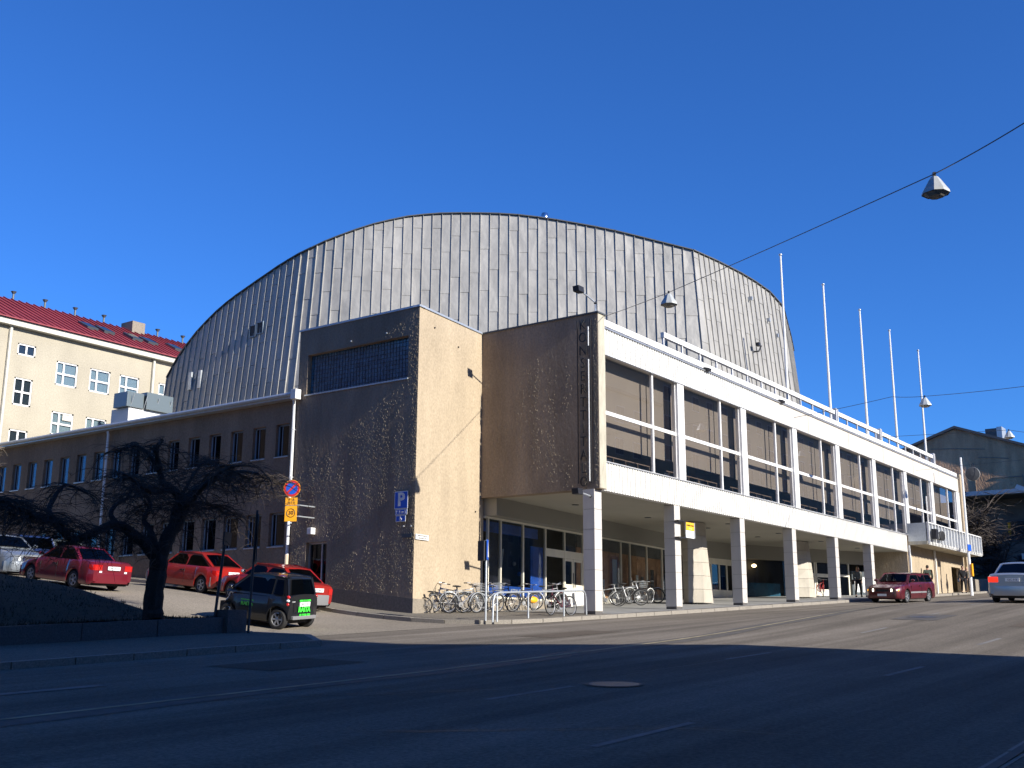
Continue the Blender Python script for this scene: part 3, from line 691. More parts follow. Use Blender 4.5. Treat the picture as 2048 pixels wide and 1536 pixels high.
# piers and windows of the upper floor
PL = [32.95, 38.80, 44.82, 50.78, 56.72, 62.63, 68.52, 74.3, 80.5]
PW = [.18]+[.55]*7+[.86]
for x, wd in zip(PL, PW): obj('pier', MB().box(x, x+wd, 19.97, 20.24, 7.54, 11.43), 'white_paint', front)
for i in range(8):
    a, b = PL[i]+PW[i], PL[i+1]; mx = b-1.93; zb, zt = 7.54, 11.43; zm = 9.28
    fr = MB().box(mx-.05, mx+.06, 20.05, 20.15, zb, zt); fr.box(a, mx-.05, 20.07, 20.14, zm, zm+.14); fr.box(mx+.06, b, 20.07, 20.14, zm, zm+.14)
    fr.box(a, a+.04, 20.08, 20.14, zb, zt); fr.box(b-.04, b, 20.08, 20.14, zb, zt); fr.box(a+.04, b-.04, 20.08, 20.14, zb, zb+.05)
    wn = obj('window', fr, 'white_paint', front)
    for (p, q) in ((a+.04, mx-.05), (mx+.06, b-.04)):
        for (c, d) in ((zb+.05, zm), (zm+.14, zt)):
            j = random.uniform(-.002, .002); obj('pane', MB().quad((p, 20.11+j, c), (q, 20.11-j, c), (q, 20.11-j, d), (p, 20.11+j, d)), 'window_glass', wn)
    bb = 8.33+(.0, .04, 0, .02, -.02, .03, .75, .8)[i]
    if i < 7:
        for p, q in ((a+.02, mx+.46), (mx+.53, b+.44)): obj('blind', MB().box(p, q, 20.60, 20.605, bb, zt+.1), 'blind', wn)
    else: obj('blind', MB().box(a+.7, mx-.1, 20.60, 20.605, 9.2, zt), 'blind', wn); obj('blind', MB().box(mx, b-.2, 20.60, 20.605, 9.15, zt), 'blind', wn)
    hr = MB().tube([(a+.02, 20.9, 8.02), (b-.75, 20.9, 8.02)], .022, 6)
    for k in range(6): x = a+.3+k*(b-a-.9)/5.2; hr.tube([(x, 20.9, 7.5), (x, 20.9, 8.02)], .018, 4)
    mat('rail_wood', (0.22, 0.16, 0.12), 0.5); obj('handrail', hr, 'rail_wood', wn)
    for k in range(3):
        x = a+.5+k*1.6+random.uniform(0, .5)
        obj('chair_back', MB().box(x, x+.4, 21.4, 21.45, 7.5, 8.1), ('interior_mid', 'paint_pale', 'dark_metal')[(k+i) % 3], wn)
rm = MB(); rm.quad((33, 20.3, 7.44), (81.3, 20.3, 7.44), (81.3, 27, 7.44), (33, 27, 7.44)); rm.quad((33, 26.5, 7.4), (81.3, 26.5, 7.4), (81.3, 26.5, 12), (33, 26.5, 12)); rm.quad((33, 20.3, 11.6), (81.3, 20.3, 11.6), (81.3, 27, 11.6), (33, 27, 11.6))
rm.quad((81.3, 20.3, 7.4), (81.3, 27, 7.4), (81.3, 27, 12), (81.3, 20.3, 12)); obj('foyer', rm, 'interior_mid', front)
# soffit and street-level glazing
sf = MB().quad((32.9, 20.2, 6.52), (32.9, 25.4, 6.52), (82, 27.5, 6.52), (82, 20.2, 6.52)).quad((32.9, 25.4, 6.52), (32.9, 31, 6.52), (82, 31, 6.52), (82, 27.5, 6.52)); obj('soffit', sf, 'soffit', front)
for i in range(6):
    x = 35+i*5.8
    for y in (21.6, 23.3): obj('ceiling_light', MB().lathe((x+(y-21.6)*.8, y, 6.515), (0, 0, -1), [(0, .14), (.02, .14), (.022, .09)], 12), 'dark_frame', front)
zg = 5.86
bm_ = MB(); pbox(bm_, PA, UX(32.7), UX(51.2), zg, 6.52, -.55, .2); obj('lintel', bm_, 'lintel', front)
shop = obj('shopfront', pbox(pbox(MB(), PA, UX(32.7), UX(51.2), zg-.07, zg, -.06, .06), PA, UX(32.95), UX(51.2), 2.86, 2.93, -.06, .06), 'cream_paint', front)
def base_z(x): return 2.86 if x < 37.6 else 3.12
for x in (32.98, 33.92, 35.68, 37.56, 39.28, 41.05, 42.3, 45.1, 46.15, 48.2, 50.2, 51.1):
    obj('mullion', pbox(MB(), PA, UX(x)-.035, UX(x)+.035, base_z(x), zg-.07, -.05, .05), 'cream_paint', shop)
bs = MB(); pbox(bs, PA, UX(32.7), UX(37.6), 1.9, 2.86, -.05, .15); obj('base_wall', bs, 'plinth_stone', shop)
bs = MB(); pbox(bs, PA, UX(41.05), UX(51.2), 2.2, 3.14, -.05, .15); obj('base_wall', bs, 'lintel', shop)
for x0, x1 in ((33.0, 33.9), (33.95, 35.65), (35.7, 37.53), (41.08, 42.27), (42.33, 45.07), (45.13, 46.1), (46.2, 48.15), (48.25, 50.15), (50.25, 51.06)):
    obj('pane', pbox(MB(), PA, UX(x0), UX(x1), base_z(x0)+.02, zg-.07, -.004, .004), 'shop_glass', shop)
for x0, x1, z0, z1 in ((37.6, 39.25, 5.02, zg-.07), (39.32, 41.02, 5.02, zg-.07), (37.6, 39.1, 2.9, 4.68)):
    obj('pane', pbox(MB(), PA, UX(x0), UX(x1), z0, z1, -.004, .004), 'shop_glass', shop)
dd = pbox(MB(), PA, UX(37.6), UX(41.02), 4.69, 5.0, -.04, .05); obj('door_head', dd, 'cream_paint', shop)
for x0, x1 in ((39.2, 40.08), (40.12, 41.0)):
    d = obj('door_leaf', pbox(pbox(pbox(pbox(MB(), PA, UX(x0), UX(x1), 2.3, 3.62, -.02, .03), PA, UX(x0), UX(x0)+.1, 3.62, 4.68, -.02, .03), PA, UX(x1)-.1, UX(x1), 3.62, 4.68, -.02, .03), PA, UX(x0)+.1, UX(x1)-.1, 4.58, 4.68, -.02, .03), 'cream_paint', shop)
    obj('pane', pbox(MB(), PA, UX(x0)+.1, UX(x1)-.1, 3.62, 4.58, -.004, .004), 'shop_glass', d)
    obj('door_handle', MB().tube([PA(UX(40.1)+(-.1 if x0 < 40 else .1), 3.5, -.08), PA(UX(40.1)+(-.1 if x0 < 40 else .1), 4.1, -.08)], .018), 'dark_metal', d)
# behind the shop glass
def board(u0, u1, z0, z1, w_, m, name='display_board'): return obj(name, pbox(MB(), PA, UX(u0), UX(u1), z0, z1, w_, w_+.03), m, shop)
board(32.9, 37.6, 2.3, 6.4, 1.9, 'interior_dark', 'back_wall')
board(36.45, 37.5, 2.95, 5.0, .06, 'poster_blue'); board(33.95, 35.6, 3.35, 5.2, .5, 'poster_dark')
board(33.0, 37.5, 5.35, 5.75, .3, 'poster_blue')
p_ = board(33.0, 37.5, 2.95, 3.35, .04, 'poster_blue', 'poster_strip')
text('poster_text', 'KESKUS', .26, PA(UX(35.2), 3.15, .03), AD, (0, 0, 1), 'paper_white', p_, sx=.9)
bnr = MB().obox(PA(UX(35.0), 4.2, .5), AD*.22, AN*.01, (AD*.16+Vector((0, 0, .95)))); obj('banner', bnr, 'car_dark', shop)
bnr = MB().obox(PA(UX(34.8), 3.95, .47), AD*.05, AN*.01, (AD*.16+Vector((0, 0, .85)))); obj('banner', bnr, 'galv', shop)
cg = random.Random(5)
for k in range(9):
    c = cg.choice(('neon_green', 'sign_yellow', 'sign_orange', 'paint_pale', 'sign_blue')); 
    obj('lantern', MB().ell(PA(UX(33.3+k*.42), 3.6+cg.random()*1.3, .7), .09, .09, .09, 10, 6), {'neon_green': 'grass_far'}.get(c, c), shop, smooth=True)
board(41.1, 51.2, 2.6, 5.45, .32, 'interior_warm', 'display_wall'); board(41.1, 51.2, 5.3, 6.2, .3, 'interior_mid', 'curtain')
board(37.6, 41.0, 2.4, 6.2, 3.0, 'interior_dark', 'back_wall'); board(30.5, 66, 1.8, 6.6, 4.6, 'interior_dark', 'rear_wall')
obj('side_wall', pbox(MB(), PA, UX(41.02), UX(41.06), 2.0, 6.5, .34, 4.6), 'interior_mid', shop)
for k in range(10):
    x = 41.8+k*.9; board(x, x+.15+cg.random()*.4, 3.0, 4.0+cg.random()*1.0, .10+.15*cg.random(), cg.choice(('interior_mid', 'paper_white', 'interior_dark', 'interior_warm')), 'exhibit')
obj('step_panel', pbox(MB(), PA, UX(39.1), UX(41.3), 2.3, 3.32, -.10, -.03), 'white_paint', shop)
# the turned back wall further up the street
E1 = Vector((51.2, 27.0, 0)); E2 = Vector((57.5, 26.4, 0)); E3 = Vector((68.25, 22.05, 0))
def PE(a, b):
    d = (b-a).normalized(); n = Vector((-d.y, d.x, 0))
    return (lambda u, v, w_: tuple((a+d*u+n*w_)[:2])+(v,)), (b-a).length
PE1, L1 = PE(E1, E2); PE2, L2 = PE(E2, E3)
ent = obj('entrance_wall', pbox(pbox(MB(), PE1, 0, L1, 5.62, 6.52, 0, .3), PE2, 0, L2, 5.75, 6.52, 0, .3), 'lintel', front)
pz = pbox(MB(), PE1, 3.0, L1, 2.9, 3.95, 0, .1); pbox(pz, PE1, 3.0, L1, 5.3, 5.62, 0, .1)
for u in (3.0, 3.85, 4.7, 5.5, L1-.1): pbox(pz, PE1, u, u+.12, 3.95, 5.3, 0, .1)
obj('door_frames', pz, 'cream_paint', ent)
for u in (.1, 1.55): obj('pane', pbox(MB(), PE1, u, u+1.35, 3.1, 5.6, .03, .04), 'shop_glass', ent)
for u in (3.12, 3.97, 4.82): obj('pane', pbox(MB(), PE1, u, u+.73, 3.95, 5.3, .04, .05), 'side_glass', ent)
obj('pane', pbox(MB(), PE2, .5, 3.9, 3.3, 5.7, .03, .04), 'shop_glass', ent)
mat('poster_teal', (0.02, 0.10, 0.16), 0.4, noise=(1.2, .5, (1, 1, 1)))
obj('poster', pbox(MB(), PE2, .5, 3.9, 3.35, 4.45, .4, .43), 'poster_teal', ent)
obj('back_wall', pbox(pbox(MB(), PE1, 0, L1, 2.8, 6.0, 1.6, 1.7), PE2, 0, L2, 2.8, 6.0, 1.2, 1.3), 'interior_dark', ent)
ff = MB()
for u in (4.2, 5.35, 5.55, 6.3, 6.45, 8.1, 8.35, 9.2): pbox(ff, PE2, u, u+.09, 3.3, 5.75, -.02, .08)
pbox(ff, PE2, 4.2, 9.2, 4.98, 5.1, -.02, .06); pbox(ff, PE2, 6.5, 8.1, 3.4, 4.2, 0, .05); pbox(ff, PE2, 6.5, 8.1, 4.9, 5.0, -.03, .05)
obj('door_frames', ff, 'cream_paint', ent)
for u0, u1 in ((4.3, 5.3), (5.65, 6.3), (6.55, 8.05), (8.4, 9.2)): obj('pane', pbox(MB(), PE2, u0, u1, 3.35, 5.7, .02, .03), 'side_glass', ent)
obj('poster_case', pbox(MB(), PE2, 9.4, 11.2, 3.9, 5.35, -.1, 0), 'dark_frame', ent)
for u in (9.6, 10.3): obj('poster', pbox(MB(), PE2, u, u+.5, 4.1, 5.0, -.11, -.10), 'paper_white', ent)
obj('hanging_lamp', MB().ell(PE2(2.4, 5.45, .9), .14, .14, .1, 10, 6), mat('lamp_glow', (1, .8, .5), .5, emit=((1, .7, .35), 6)), ent)
# wall to the right of the arcade
rw = MB().box(68.25, 77.9, 20.03, 20.3, 3.3, 6.9); rw.box(80.2, 81.37, 20.03, 20.3, 3.3, 7.6); rw.box(68.25, 68.55, 20.3, 22.1, 3.3, 6.52); rw.box(77.9, 80.2, 20.03, 20.3, 6.1, 7.0); rw.box(77.9, 80.2, 21.0, 21.2, 3.3, 6.2)
rwo = obj('street_wall', rw, 'render_beige', front)
obj('wall_lower', MB().box(68.25, 81.37, 20.03, 20.25, 6.9, 7.5), 'render_beige', rwo)
obj('plinth', MB().box(68.25, 77.9, 19.99, 20.03, 3.2, 4.25), 'plinth_stone', rwo)
for x in (68.35, 73.75): obj('downpipe', MB().box(x, x+.13, 19.88, 19.98, 3.4, 6.9), 'pipe_white', rwo)
for x in (78.1, 80.3): obj('step', MB().box(x, x+.7, 19.3, 20, 3.9, 4.25), 'plinth_stone', rwo)
# balcony
bal = obj('balcony', MB().box(68.4, 81.1, 18.82, 20.0, 6.92, 7.12), 'concrete_edge', front)
obj('side_panel', MB().box(68.42, 68.48, 18.84, 19.98, 7.12, 8.22), 'galv', bal)
fp = obj('front_panel', MB().box(68.42, 81.1, 18.84, 18.88, 7.1, 8.2), 'galv', bal)
fn = MB()
for k in range(19): x = 68.45+k*.7; fn.box(x, x+.09, 18.70, 18.84, 6.98, 8.24)
fn.box(68.42, 81.15, 18.72, 18.84, 8.20, 8.26); obj('fins', fn, 'white_paint', bal)
fn = MB()
for k in range(40): x = 68.5+k*.318; fn.box(x, x+.16, 18.74, 18.82, 6.9, 7.1)
tag(obj('slab_edge_blocks', fn, 'white_cladding', bal), kind='stuff')
obj('antenna_pole', MB().tube([(69.3, 18.95, 8.2), (69.3, 18.95, 9.9)], .035, 6), 'white_paint', bal)
# columns along the kerb: stone-faced blocks with recessed joints
for x in (32.42, 38.30, 44.32, 50.15, 55.85, 61.45):
    g0 = gnd(x, 20.2)+H; cb = obj('column', MB().box(x+.02, x+.46, 20.02, 20.44, g0-.2, 6.5), 'lintel', front)
    obj('base_band', MB().box(x+.01, x+.47, 20.01, 20.45, g0-.05, g0+.10), 'granite', cb)
    z = g0+.11; n = 6; hh = (6.49-z)/n
    for k in range(n):
        j = random.uniform(-.003, .003); obj('stone_slab', MB().box(x+j, x+.48+j, 20.0+j, 20.46, z+hh*k+.006, z+hh*(k+1)-.006), 'column_stone', cb, bevel=.004)
for x in (44.6, 57.2):
    g0 = gnd(x, 22.5)+H
    py = obj('tapered_pylon', MB().prism([(x+.6, 22.5), (x+1.4, 22.5), (x+1.6, 23.0), (x+.5, 23.0)], g0-.1, 6.5), 'lintel', front)
    def sec(z):
        t = (z-g0)/(6.5-g0); b = [(.10, 22.75), (.55, 22.22), (1.50, 22.22), (1.95, 22.7), (1.9, 23.1), (.3, 23.1)]; tp = [(-.1, 22.6), (.68, 22.3), (.98, 22.3), (1.75, 22.6), (1.8, 23.05), (.2, 23.05)]
        return [(x+p[0]*(1-t)+q[0]*t, p[1]*(1-t)+q[1]*t, z) for p, q in zip(b, tp)]
    n = 6; hh = (6.5-g0-.08)/n
    for k in range(n):
        z0 = g0+.08+hh*k+.006; z1 = g0+.08+hh*(k+1)-.006; s0, s1 = sec(z0), sec(z1)
        obj('stone_slab', MB().add(s0+s1, [tuple(range(5, -1, -1)), tuple(range(6, 12))]+[(i, (i+1) % 6, 6+(i+1) % 6, 6+i) for i in range(6)]), 'pylon_stone', py)
# coarse lumps thrown into the render: low grains that catch the grazing sun
def lumps(name, P, u0, u1, v0, v1, n, seed, par, dens=None, holes=(), s=1.0):
    rg = random.Random(seed); mb = MB(); c = 0
    while c < n:
        u, v = rg.uniform(u0, u1), rg.uniform(v0, v1)
        if dens and rg.random() > dens(u, v): continue
        if any(h[0]-.1 < u < h[1]+.1 and h[2]-.1 < v < h[3]+.1 for h in holes): continue
        a, b, h = rg.uniform(.008, .022)*s, rg.uniform(.015, .06)*s, rg.uniform(.004, .013)*s; sh = rg.uniform(-.3, .3)*a
        mb.add([P(u-a, v+rg.uniform(-.3, .3)*b, .002), P(u+sh, v-b, .002), P(u+a, v+rg.uniform(-.3, .3)*b, .002), P(u+sh, v+b, .002), P(u+rg.uniform(-.5, .2)*a, v, -h)], [(0, 1, 4), (1, 2, 4), (2, 3, 4), (3, 0, 4)]); c += 1
    return tag(obj(name, mb, 'render_lumps', par), kind='stuff')
def cl(u, v, k=1.0):
    return max(0, min(1, .5+.5*math.sin(u*2.1+math.sin(v*1.3)*1.4)*math.sin(v*.9+u*.6)+.25*math.sin(u*9)))
lumps('render_grains', PX(XT), 24.5, 30.4, 2.9, 10.2, 8200, 31, towerL, lambda u, v: cl(u, v)*min(1, max(.03, (9.4-v)/2.2+(27-u)*.25)), [dn])
lumps('render_grains', PX(XT), 24.5, 24.95, 9.6, 12.6, 260, 32, towerL)
lumps('render_grains', PX(XT), 25, 26.2, 11.85, 12.3, 60, 36, towerL)
lumps('render_grains', PX(32.45), 19.85, 24.95, 6.6, 11.6, 900, 33, kw, lambda u, v: cl(u, v)**3*(1 if v < 11 else .3))
lumps('render_grains', PX(32.45), 19.82, 20.0, 6.6, 12.7, 220, 37, kw)
lumps('render_grains', PX(XW), 30.5, 47, 2.8, 9.9, 2600, 34, wing, lambda u, v: cl(u*1.3, v)**1.5*(1 if u < 35 else .35), ops)
# lettering, light tube and floodlights on the sign wall: K at the top, O at the foot
sg = empty('wall_lettering', (32.35, 20.2, 9.6), 'vertical dark metal lettering KONSERTTITALO with a slim light tube near the wall edge', 'sign')
for i, ch in enumerate('KONSERTTITALO'):
    text('letter', ch, .52, (32.34, 20.36, 12.40-i*.472), (0, -1, 0), (0, 0, 1), 'sign_black', sg, ext=.02, sx=.85, bold=-.006)
obj('light_tube', MB().tube([(32.30, 20.10, 12.3), (32.30, 20.10, 11.6)], .02, 6).tube([(32.30, 20.10, 11.1), (32.30, 20.10, 6.75)], .02, 6), 'pipe_white', sg)
obj('mounting_rail', MB().box(32.36, 32.40, 20.05, 20.08, 6.7, 12.6).box(32.36, 32.40, 20.6, 20.62, 6.7, 12.6), 'dark_metal', sg)
def flood(label, base, armdir, z, postz):
    r_ = empty('floodlight', base, label, 'floodlight', 'floodlights aimed at the lettering')
    b = Vector(base); a = Vector(armdir); tip = b+a+Vector((0, 0, z))
    obj('arm', MB().tube([b, b+Vector((0, 0, postz)), tip], .028, 6), 'galv', r_); d = a.normalized()
    obj('lamp_head', MB().obox(tip+d*.1, d*.17, (-d.y*.13, d.x*.13, 0), (d.x*.02, d.y*.02, .10)), 'dark_metal', r_, bevel=.02)
    obj('pivot', MB().ell(b+Vector((0, 0, postz)), .06, .06, .06), 'dark_metal', r_)
flood('floodlight on a thin arm above the top corner of the sign wall', (32.62, 19.98, 12.85), (-1.0, .02, 0), .62, .40)
flood('floodlight on a short arm under the foot of the sign wall', (32.44, 20.15, 6.22), (-.85, -.05, 0), .08, .02)

# flagpoles behind the parapet
for i, (x, lab) in enumerate(((53.0, 'tallest looking white flagpole, first from the left in front of the metal shell'), (59.2, 'white flagpole second from the left behind the roof railing'),
                      (65.4, 'middle white flagpole of the row of five'), (71.2, 'white flagpole second from the right behind the roof railing'), (77.6, 'rightmost white flagpole near the end of the roof railing'))):
    fp_ = empty('flagpole', (x, 21.0, 12.4), lab, 'flagpole', 'flagpoles on the front wing roof')
    obj('pole', MB().tube([(x, 21, 12.3), (x, 21, 21.1)], [.085, .05], 8), 'white_paint', fp_, smooth=True)
    obj('sleeve', MB().lathe((x, 21, 12.3), (0, 0, 1), [(0, .14), (.95, .14), (1.0, .09)], 10), 'white_paint', fp_, smooth=True)
    obj('finial', MB().ell((x, 21, 21.17), .09, .09, .07), 'galv', fp_, smooth=True)
# ================================================================== other buildings
yb = empty('yellow_building', (40, 64, 4.8), 'pale yellow rendered building with red metal roof and white windows behind the low wing', 'building')
Pb = PYm(64.0); ops = []
def winrow(x0, x1, z0, z1): ops.append((x0, x1, z0, z1))
for z0, z1 in ((18.38, 19.12), (15.2, 16.94), (11.9, 13.68), (8.6, 10.4)): winrow(35.7, 36.92, z0, z1)
for x in (38.41, 40.83, 43.08, 46.2, 48.6, 51.0, 53.4):
    for z0, z1 in ((16.95, 18.52), (13.72, 15.24), (10.5, 12.0)): winrow(x, x+1.53, z0, z1)
for x in (28.0, 30.4, 32.6):
    for z0, z1 in ((16.95, 18.52), (13.72, 15.24), (10.5, 12.0)): winrow(x, x+1.53, z0, z1)
ywl = obj('wall', wall(Pb, 22, 64, 4.0, 20.2, ops, .16), 'render_yellow', yb)
bx = MB().quad((22, 64, 4), (22, 78, 4), (22, 78, 20.2), (22, 64, 20.2)); bx.quad((22, 65.5, 4), (64, 65.5, 4), (64, 65.5, 20.2), (22, 65.5, 20.2)); obj('room_dark', bx, 'curtain_pale', yb)
obj('cornice', MB().box(21.6, 64.4, 63.55, 64.1, 20.05, 20.42), 'cornice', yb)
rfm = MB().quad((21.5, 63.4, 20.45), (64.5, 63.4, 20.45), (64.5, 70.2, 23.7), (21.5, 70.2, 23.7)); rfm.quad((21.5, 78.0, 20.2), (64.5, 78.0, 20.2), (64.5, 70.2, 23.7), (21.5, 70.2, 23.7)); rfm.quad((21.5, 63.38, 20.42), (64.5, 63.38, 20.42), (64.5, 63.4, 20.50), (21.5, 63.4, 20.50))
yr = obj('roof', rfm, 'roof_red', yb)
sm = MB(); x = 21.8
while x < 56: sm.obox((x, 66.8, 22.10), (.025, 0, 0), (0, 3.38, 1.63), (0, -.02, .045)); x += .55
tag(obj('roof_seams', sm, 'roof_red', yr), kind='stuff')
sm = MB(); x = 22
for i in range(14):
    x = 22+i*2.35; obj('roof_vent', MB().tube([(x, 70.2, 23.6), (x, 70.2, 24.1)], .07, 6).lathe((x, 70.2, 24.1), (0, 0, 1), [(0, .08), (.18, .2)], 8), 'dark_frame', yr)
for x in (42.0, 43.3, 45.6, 46.9, 49.2): 
    s = obj('skylight', MB().obox((x, 66.6, 22.06), (.42, 0, 0), (0, .62, .30), (0, -.05, .10)), 'dark_frame', yr); obj('pane', MB().obox((x, 66.56, 22.17), (.34, 0, 0), (0, .52, .252), (0, -.005, .01)), 'far_glass', s)
obj('chimney', MB().box(47.4, 48.5, 69.4, 70.8, 22.5, 24.2), 'plinth_stone', yr)
for x in (35.1, 45.62, 25.2, 56): obj('downpipe', MB().tube([(x, 63.9, 20.1), (x, 63.9, 5)], .11, 6), 'cornice', yb)
for k, (a, b, c, d) in enumerate(ops):
    fr = MB(); w_ = .10
    for p, q, r_, s in ((a, a+w_, c, d), (b-w_, b, c, d), (a, b, d-w_, d), (a, b, c, c+w_)): pbox(fr, Pb, p, q, r_, s, .04, .14)
    tall = d-c > 1; sp = a+(b-a)*(.5 if b-a < 1.4 else .36); pbox(fr, Pb, sp-.06, sp+.06, c, d, .045, .13)
    if tall: pbox(fr, Pb, a, b, (c+d)/2-.07, (c+d)/2+.05, .05, .125)
    wd = obj('window', fr, 'white_paint', yb)
    obj('pane', pbox(MB(), Pb, a+w_, b-w_, c+w_, d-w_, .09, .10), 'far_glass', wd)
    if b-a < 1.4 : obj('room', pbox(MB(), Pb, a, b, c, d, .15, .17), 'dark_frame', wd)
    else: obj('curtain', pbox(MB(), Pb, a, b, c+(0 if k % 3 else .5), d, .15, .17), 'curtain_pale', wd)
ntc = obj('paper_notice', pbox(MB(), Pb, 39.2, 39.85, 14.75, 15.12, .06, .07), 'cornice', yb)

gbd = empty('gable_building', (115, 28, 6), 'grey brown rendered gable house in shade beyond the end of the concert hall', 'building')
gp = [(12, 16.0), (28.1, 22.0), (44, 16.2)]
gm = MB(); poly = [(12, 4), (44, 4), (44, 16.2), (28.1, 22.0), (12, 16.0)]
gx = lambda y: 116.3-.075*(y-12)
gm.add([(gx(y), y, z) for y, z in poly]+[(140, y, z) for y, z in poly], [(4, 3, 2, 1, 0), (5, 6, 7, 8, 9)]+[(i, (i+1) % 5, 5+(i+1) % 5, 5+i) for i in range(5)])
gw_ = obj('wall', gm, 'render_grey', gbd)
gr = MB()
for (y0, z0), (y1, z1) in zip(gp[:-1], gp[1:]):
    gr.add([(gx(y0)-.4, y0, z0), (140, y0, z0), (140, y1, z1), (gx(y1)-.4, y1, z1), (gx(y0)-.4, y0, z0+.25), (140, y0, z0+.25), (140, y1, z1+.25), (gx(y1)-.4, y1, z1+.25)], [(0,1,2,3),(7,6,5,4),(0,4,5,1),(1,5,6,2),(2,6,7,3),(3,7,4,0)])
grf = obj('roof', gr, 'roof_dark', gbd); obj('chimney', MB().box(117, 118.6, 24.4, 25.7, 20.4, 22.0), 'dark_frame', grf); obj('chimney_cap', MB().box(116.9, 118.7, 24.1, 24.6, 20.9, 22.1), 'galv', grf)
cr = MB()
for (y0, z0, y1, z1) in ((25.5, 19.7, 30.6, 20.1), (23.4, 18.6, 26.2, 18.9), (20, 14.9, 31, 15.2), (18, 16.6, 25, 16.8), (26.6, 14, 26.7, 18.4), (22.2, 15, 22.3, 17), (24.4, 12, 24.5, 15)): cr.tube([(gx(y0)-.02, y0, z0), (gx((y0+y1)/2)-.02, (y0+y1)/2, (z0+z1)/2+.05), (gx(y1)-.02, y1, z1)], .06, 4)
obj('render_joints', cr, 'plinth_stone', gw_)
cb_ = empty('canopy_building', (100, 22, 4.9), 'low dark building with a flat projecting white edged canopy below the grey gable', 'building')
cv = MB().box(100, 108, 16.0, 33.0, 13.35, 13.72); obj('canopy', cv, 'galv', cb_)
obj('soffit', MB().box(100.1, 108, 16.1, 32.9, 13.28, 13.34), 'interior_mid', cb_)
obj('wall', MB().box(103.4, 112, 10.0, 34.0, 4.0, 13.28), 'interior_mid', cb_)
obj('canopy_beam', MB().obox((99.4, 17.5, 12.7), (.05, 0, 0), (0, 2.3, 1.15), (0, -.1, .16)), 'white_paint', cb_)
for i, y in enumerate((12.5, 15, 17.5, 20, 22.5, 25)):
    wd = obj('window', MB().box(103.25, 103.4, y, y+1.6, 9.6, 11.4), 'dark_frame', cb_); obj('pane', MB().box(103.22, 103.25, y+.1, y+1.5, 9.7, 11.3), 'far_glass', wd)
for i, y in enumerate((13, 16, 19, 22)):
    wd = obj('window', MB().box(103.25, 103.4, y, y+2.0, 5.8, 8.4), 'dark_frame', cb_); obj('pane', MB().box(103.22, 103.25, y+.1, y+1.9, 5.9, 8.3), 'far_glass', wd)
obj('banner', MB().box(103.1, 103.2, 21.3, 21.5, 10.1, 11.2), 'sign_orange', cb_)
obj('banner', MB().box(103.1, 103.2, 19.6, 20.6, 8.0, 8.5), 'paper_white', cb_)

def block(name, lab, x0, x1, y0, y1, z1, top=None, face=None, m='render_opposite'):
    """street block with punched windows on the side that faces the street"""
    e = empty(name, ((x0+x1)/2, y1, 0), lab, 'building')
    wl = MB().box(x0, x1, y0, y1, -6, z1); wo_ = obj('wall', wl, m, e)
    obj('roof', MB().box(x0-.1, x1+.1, y0-.1, y1+.35, z1, z1+.25), 'roof_dark', e)
    n = int((x1-x0)/3.4); nz = int((z1-5)/3.1)
    proto = None; pp = None
    fr = MB().box(-.8, .8, 0, .05, -.8, .8); pn = MB().box(-.72, -.03, .05, .06, -.72, .72).box(.03, .72, .05, .06, -.72, .72)
    fm_ = meshof('frame', fr, 'white_paint'); pm_ = meshof('pane', pn, 'dark_frame')
    for i in range(n):
        for j in range(nz):
            o = bpy.data.objects.new('window', fm_); link(o, e); o.location = (x0+2+i*3.4, y1, z1-2-j*3.1)
            p = bpy.data.objects.new('pane', pm_); COL.objects.link(p); p.parent = o
    return e
block('offview_block', 'tall beige apartment block behind the camera, on the left', -70, 18.25, -20, -5, 30)  # out of view; extra height added to block sky light
gh = empty('gable_house', (20, -5, 0), 'beige house with a sloping roof on the near side of the street, behind the camera', 'building')
hm = MB(); hp = [(18.27, -4), (22.62, -4), (22.62, 8.9), (21.7, 9.6), (19.9, 10.85), (18.27, 11.95)]
hm.add([(x, -5.0, z) for x, z in hp]+[(x, -18, z) for x, z in hp], [tuple(range(6)), tuple(range(11, 5, -1))]+[(i, 6+i, 6+(i+1) % 6, (i+1) % 6) for i in range(6)])
hwo = obj('wall', hm, 'render_opposite', gh); obj('window', MB().box(18.8, 20.3, -5.0, -4.95, 5, 6.6), 'dark_frame', gh)
block('offview_block', 'beige apartment block across the street, mirrored in the first upper windows', 84, 97, -26, -12, 24)
block('offview_block', 'taller beige apartment block beyond the long one across the street', 97.2, 200, -27, -12.3, 34)
block('offview_block', 'low beige block added unseen behind the camera on the right to darken the shade', 24, 83, -42, -25, 15.0)  # unseen, added to cut sky light on the shaded road
block('added_corner_block', 'unseen block added far beyond the left edge of the view to darken window reflections', -45, 9, 58, 70, 24, m='render_reflect_dark')  # unseen, added so the side windows mirror a dark face

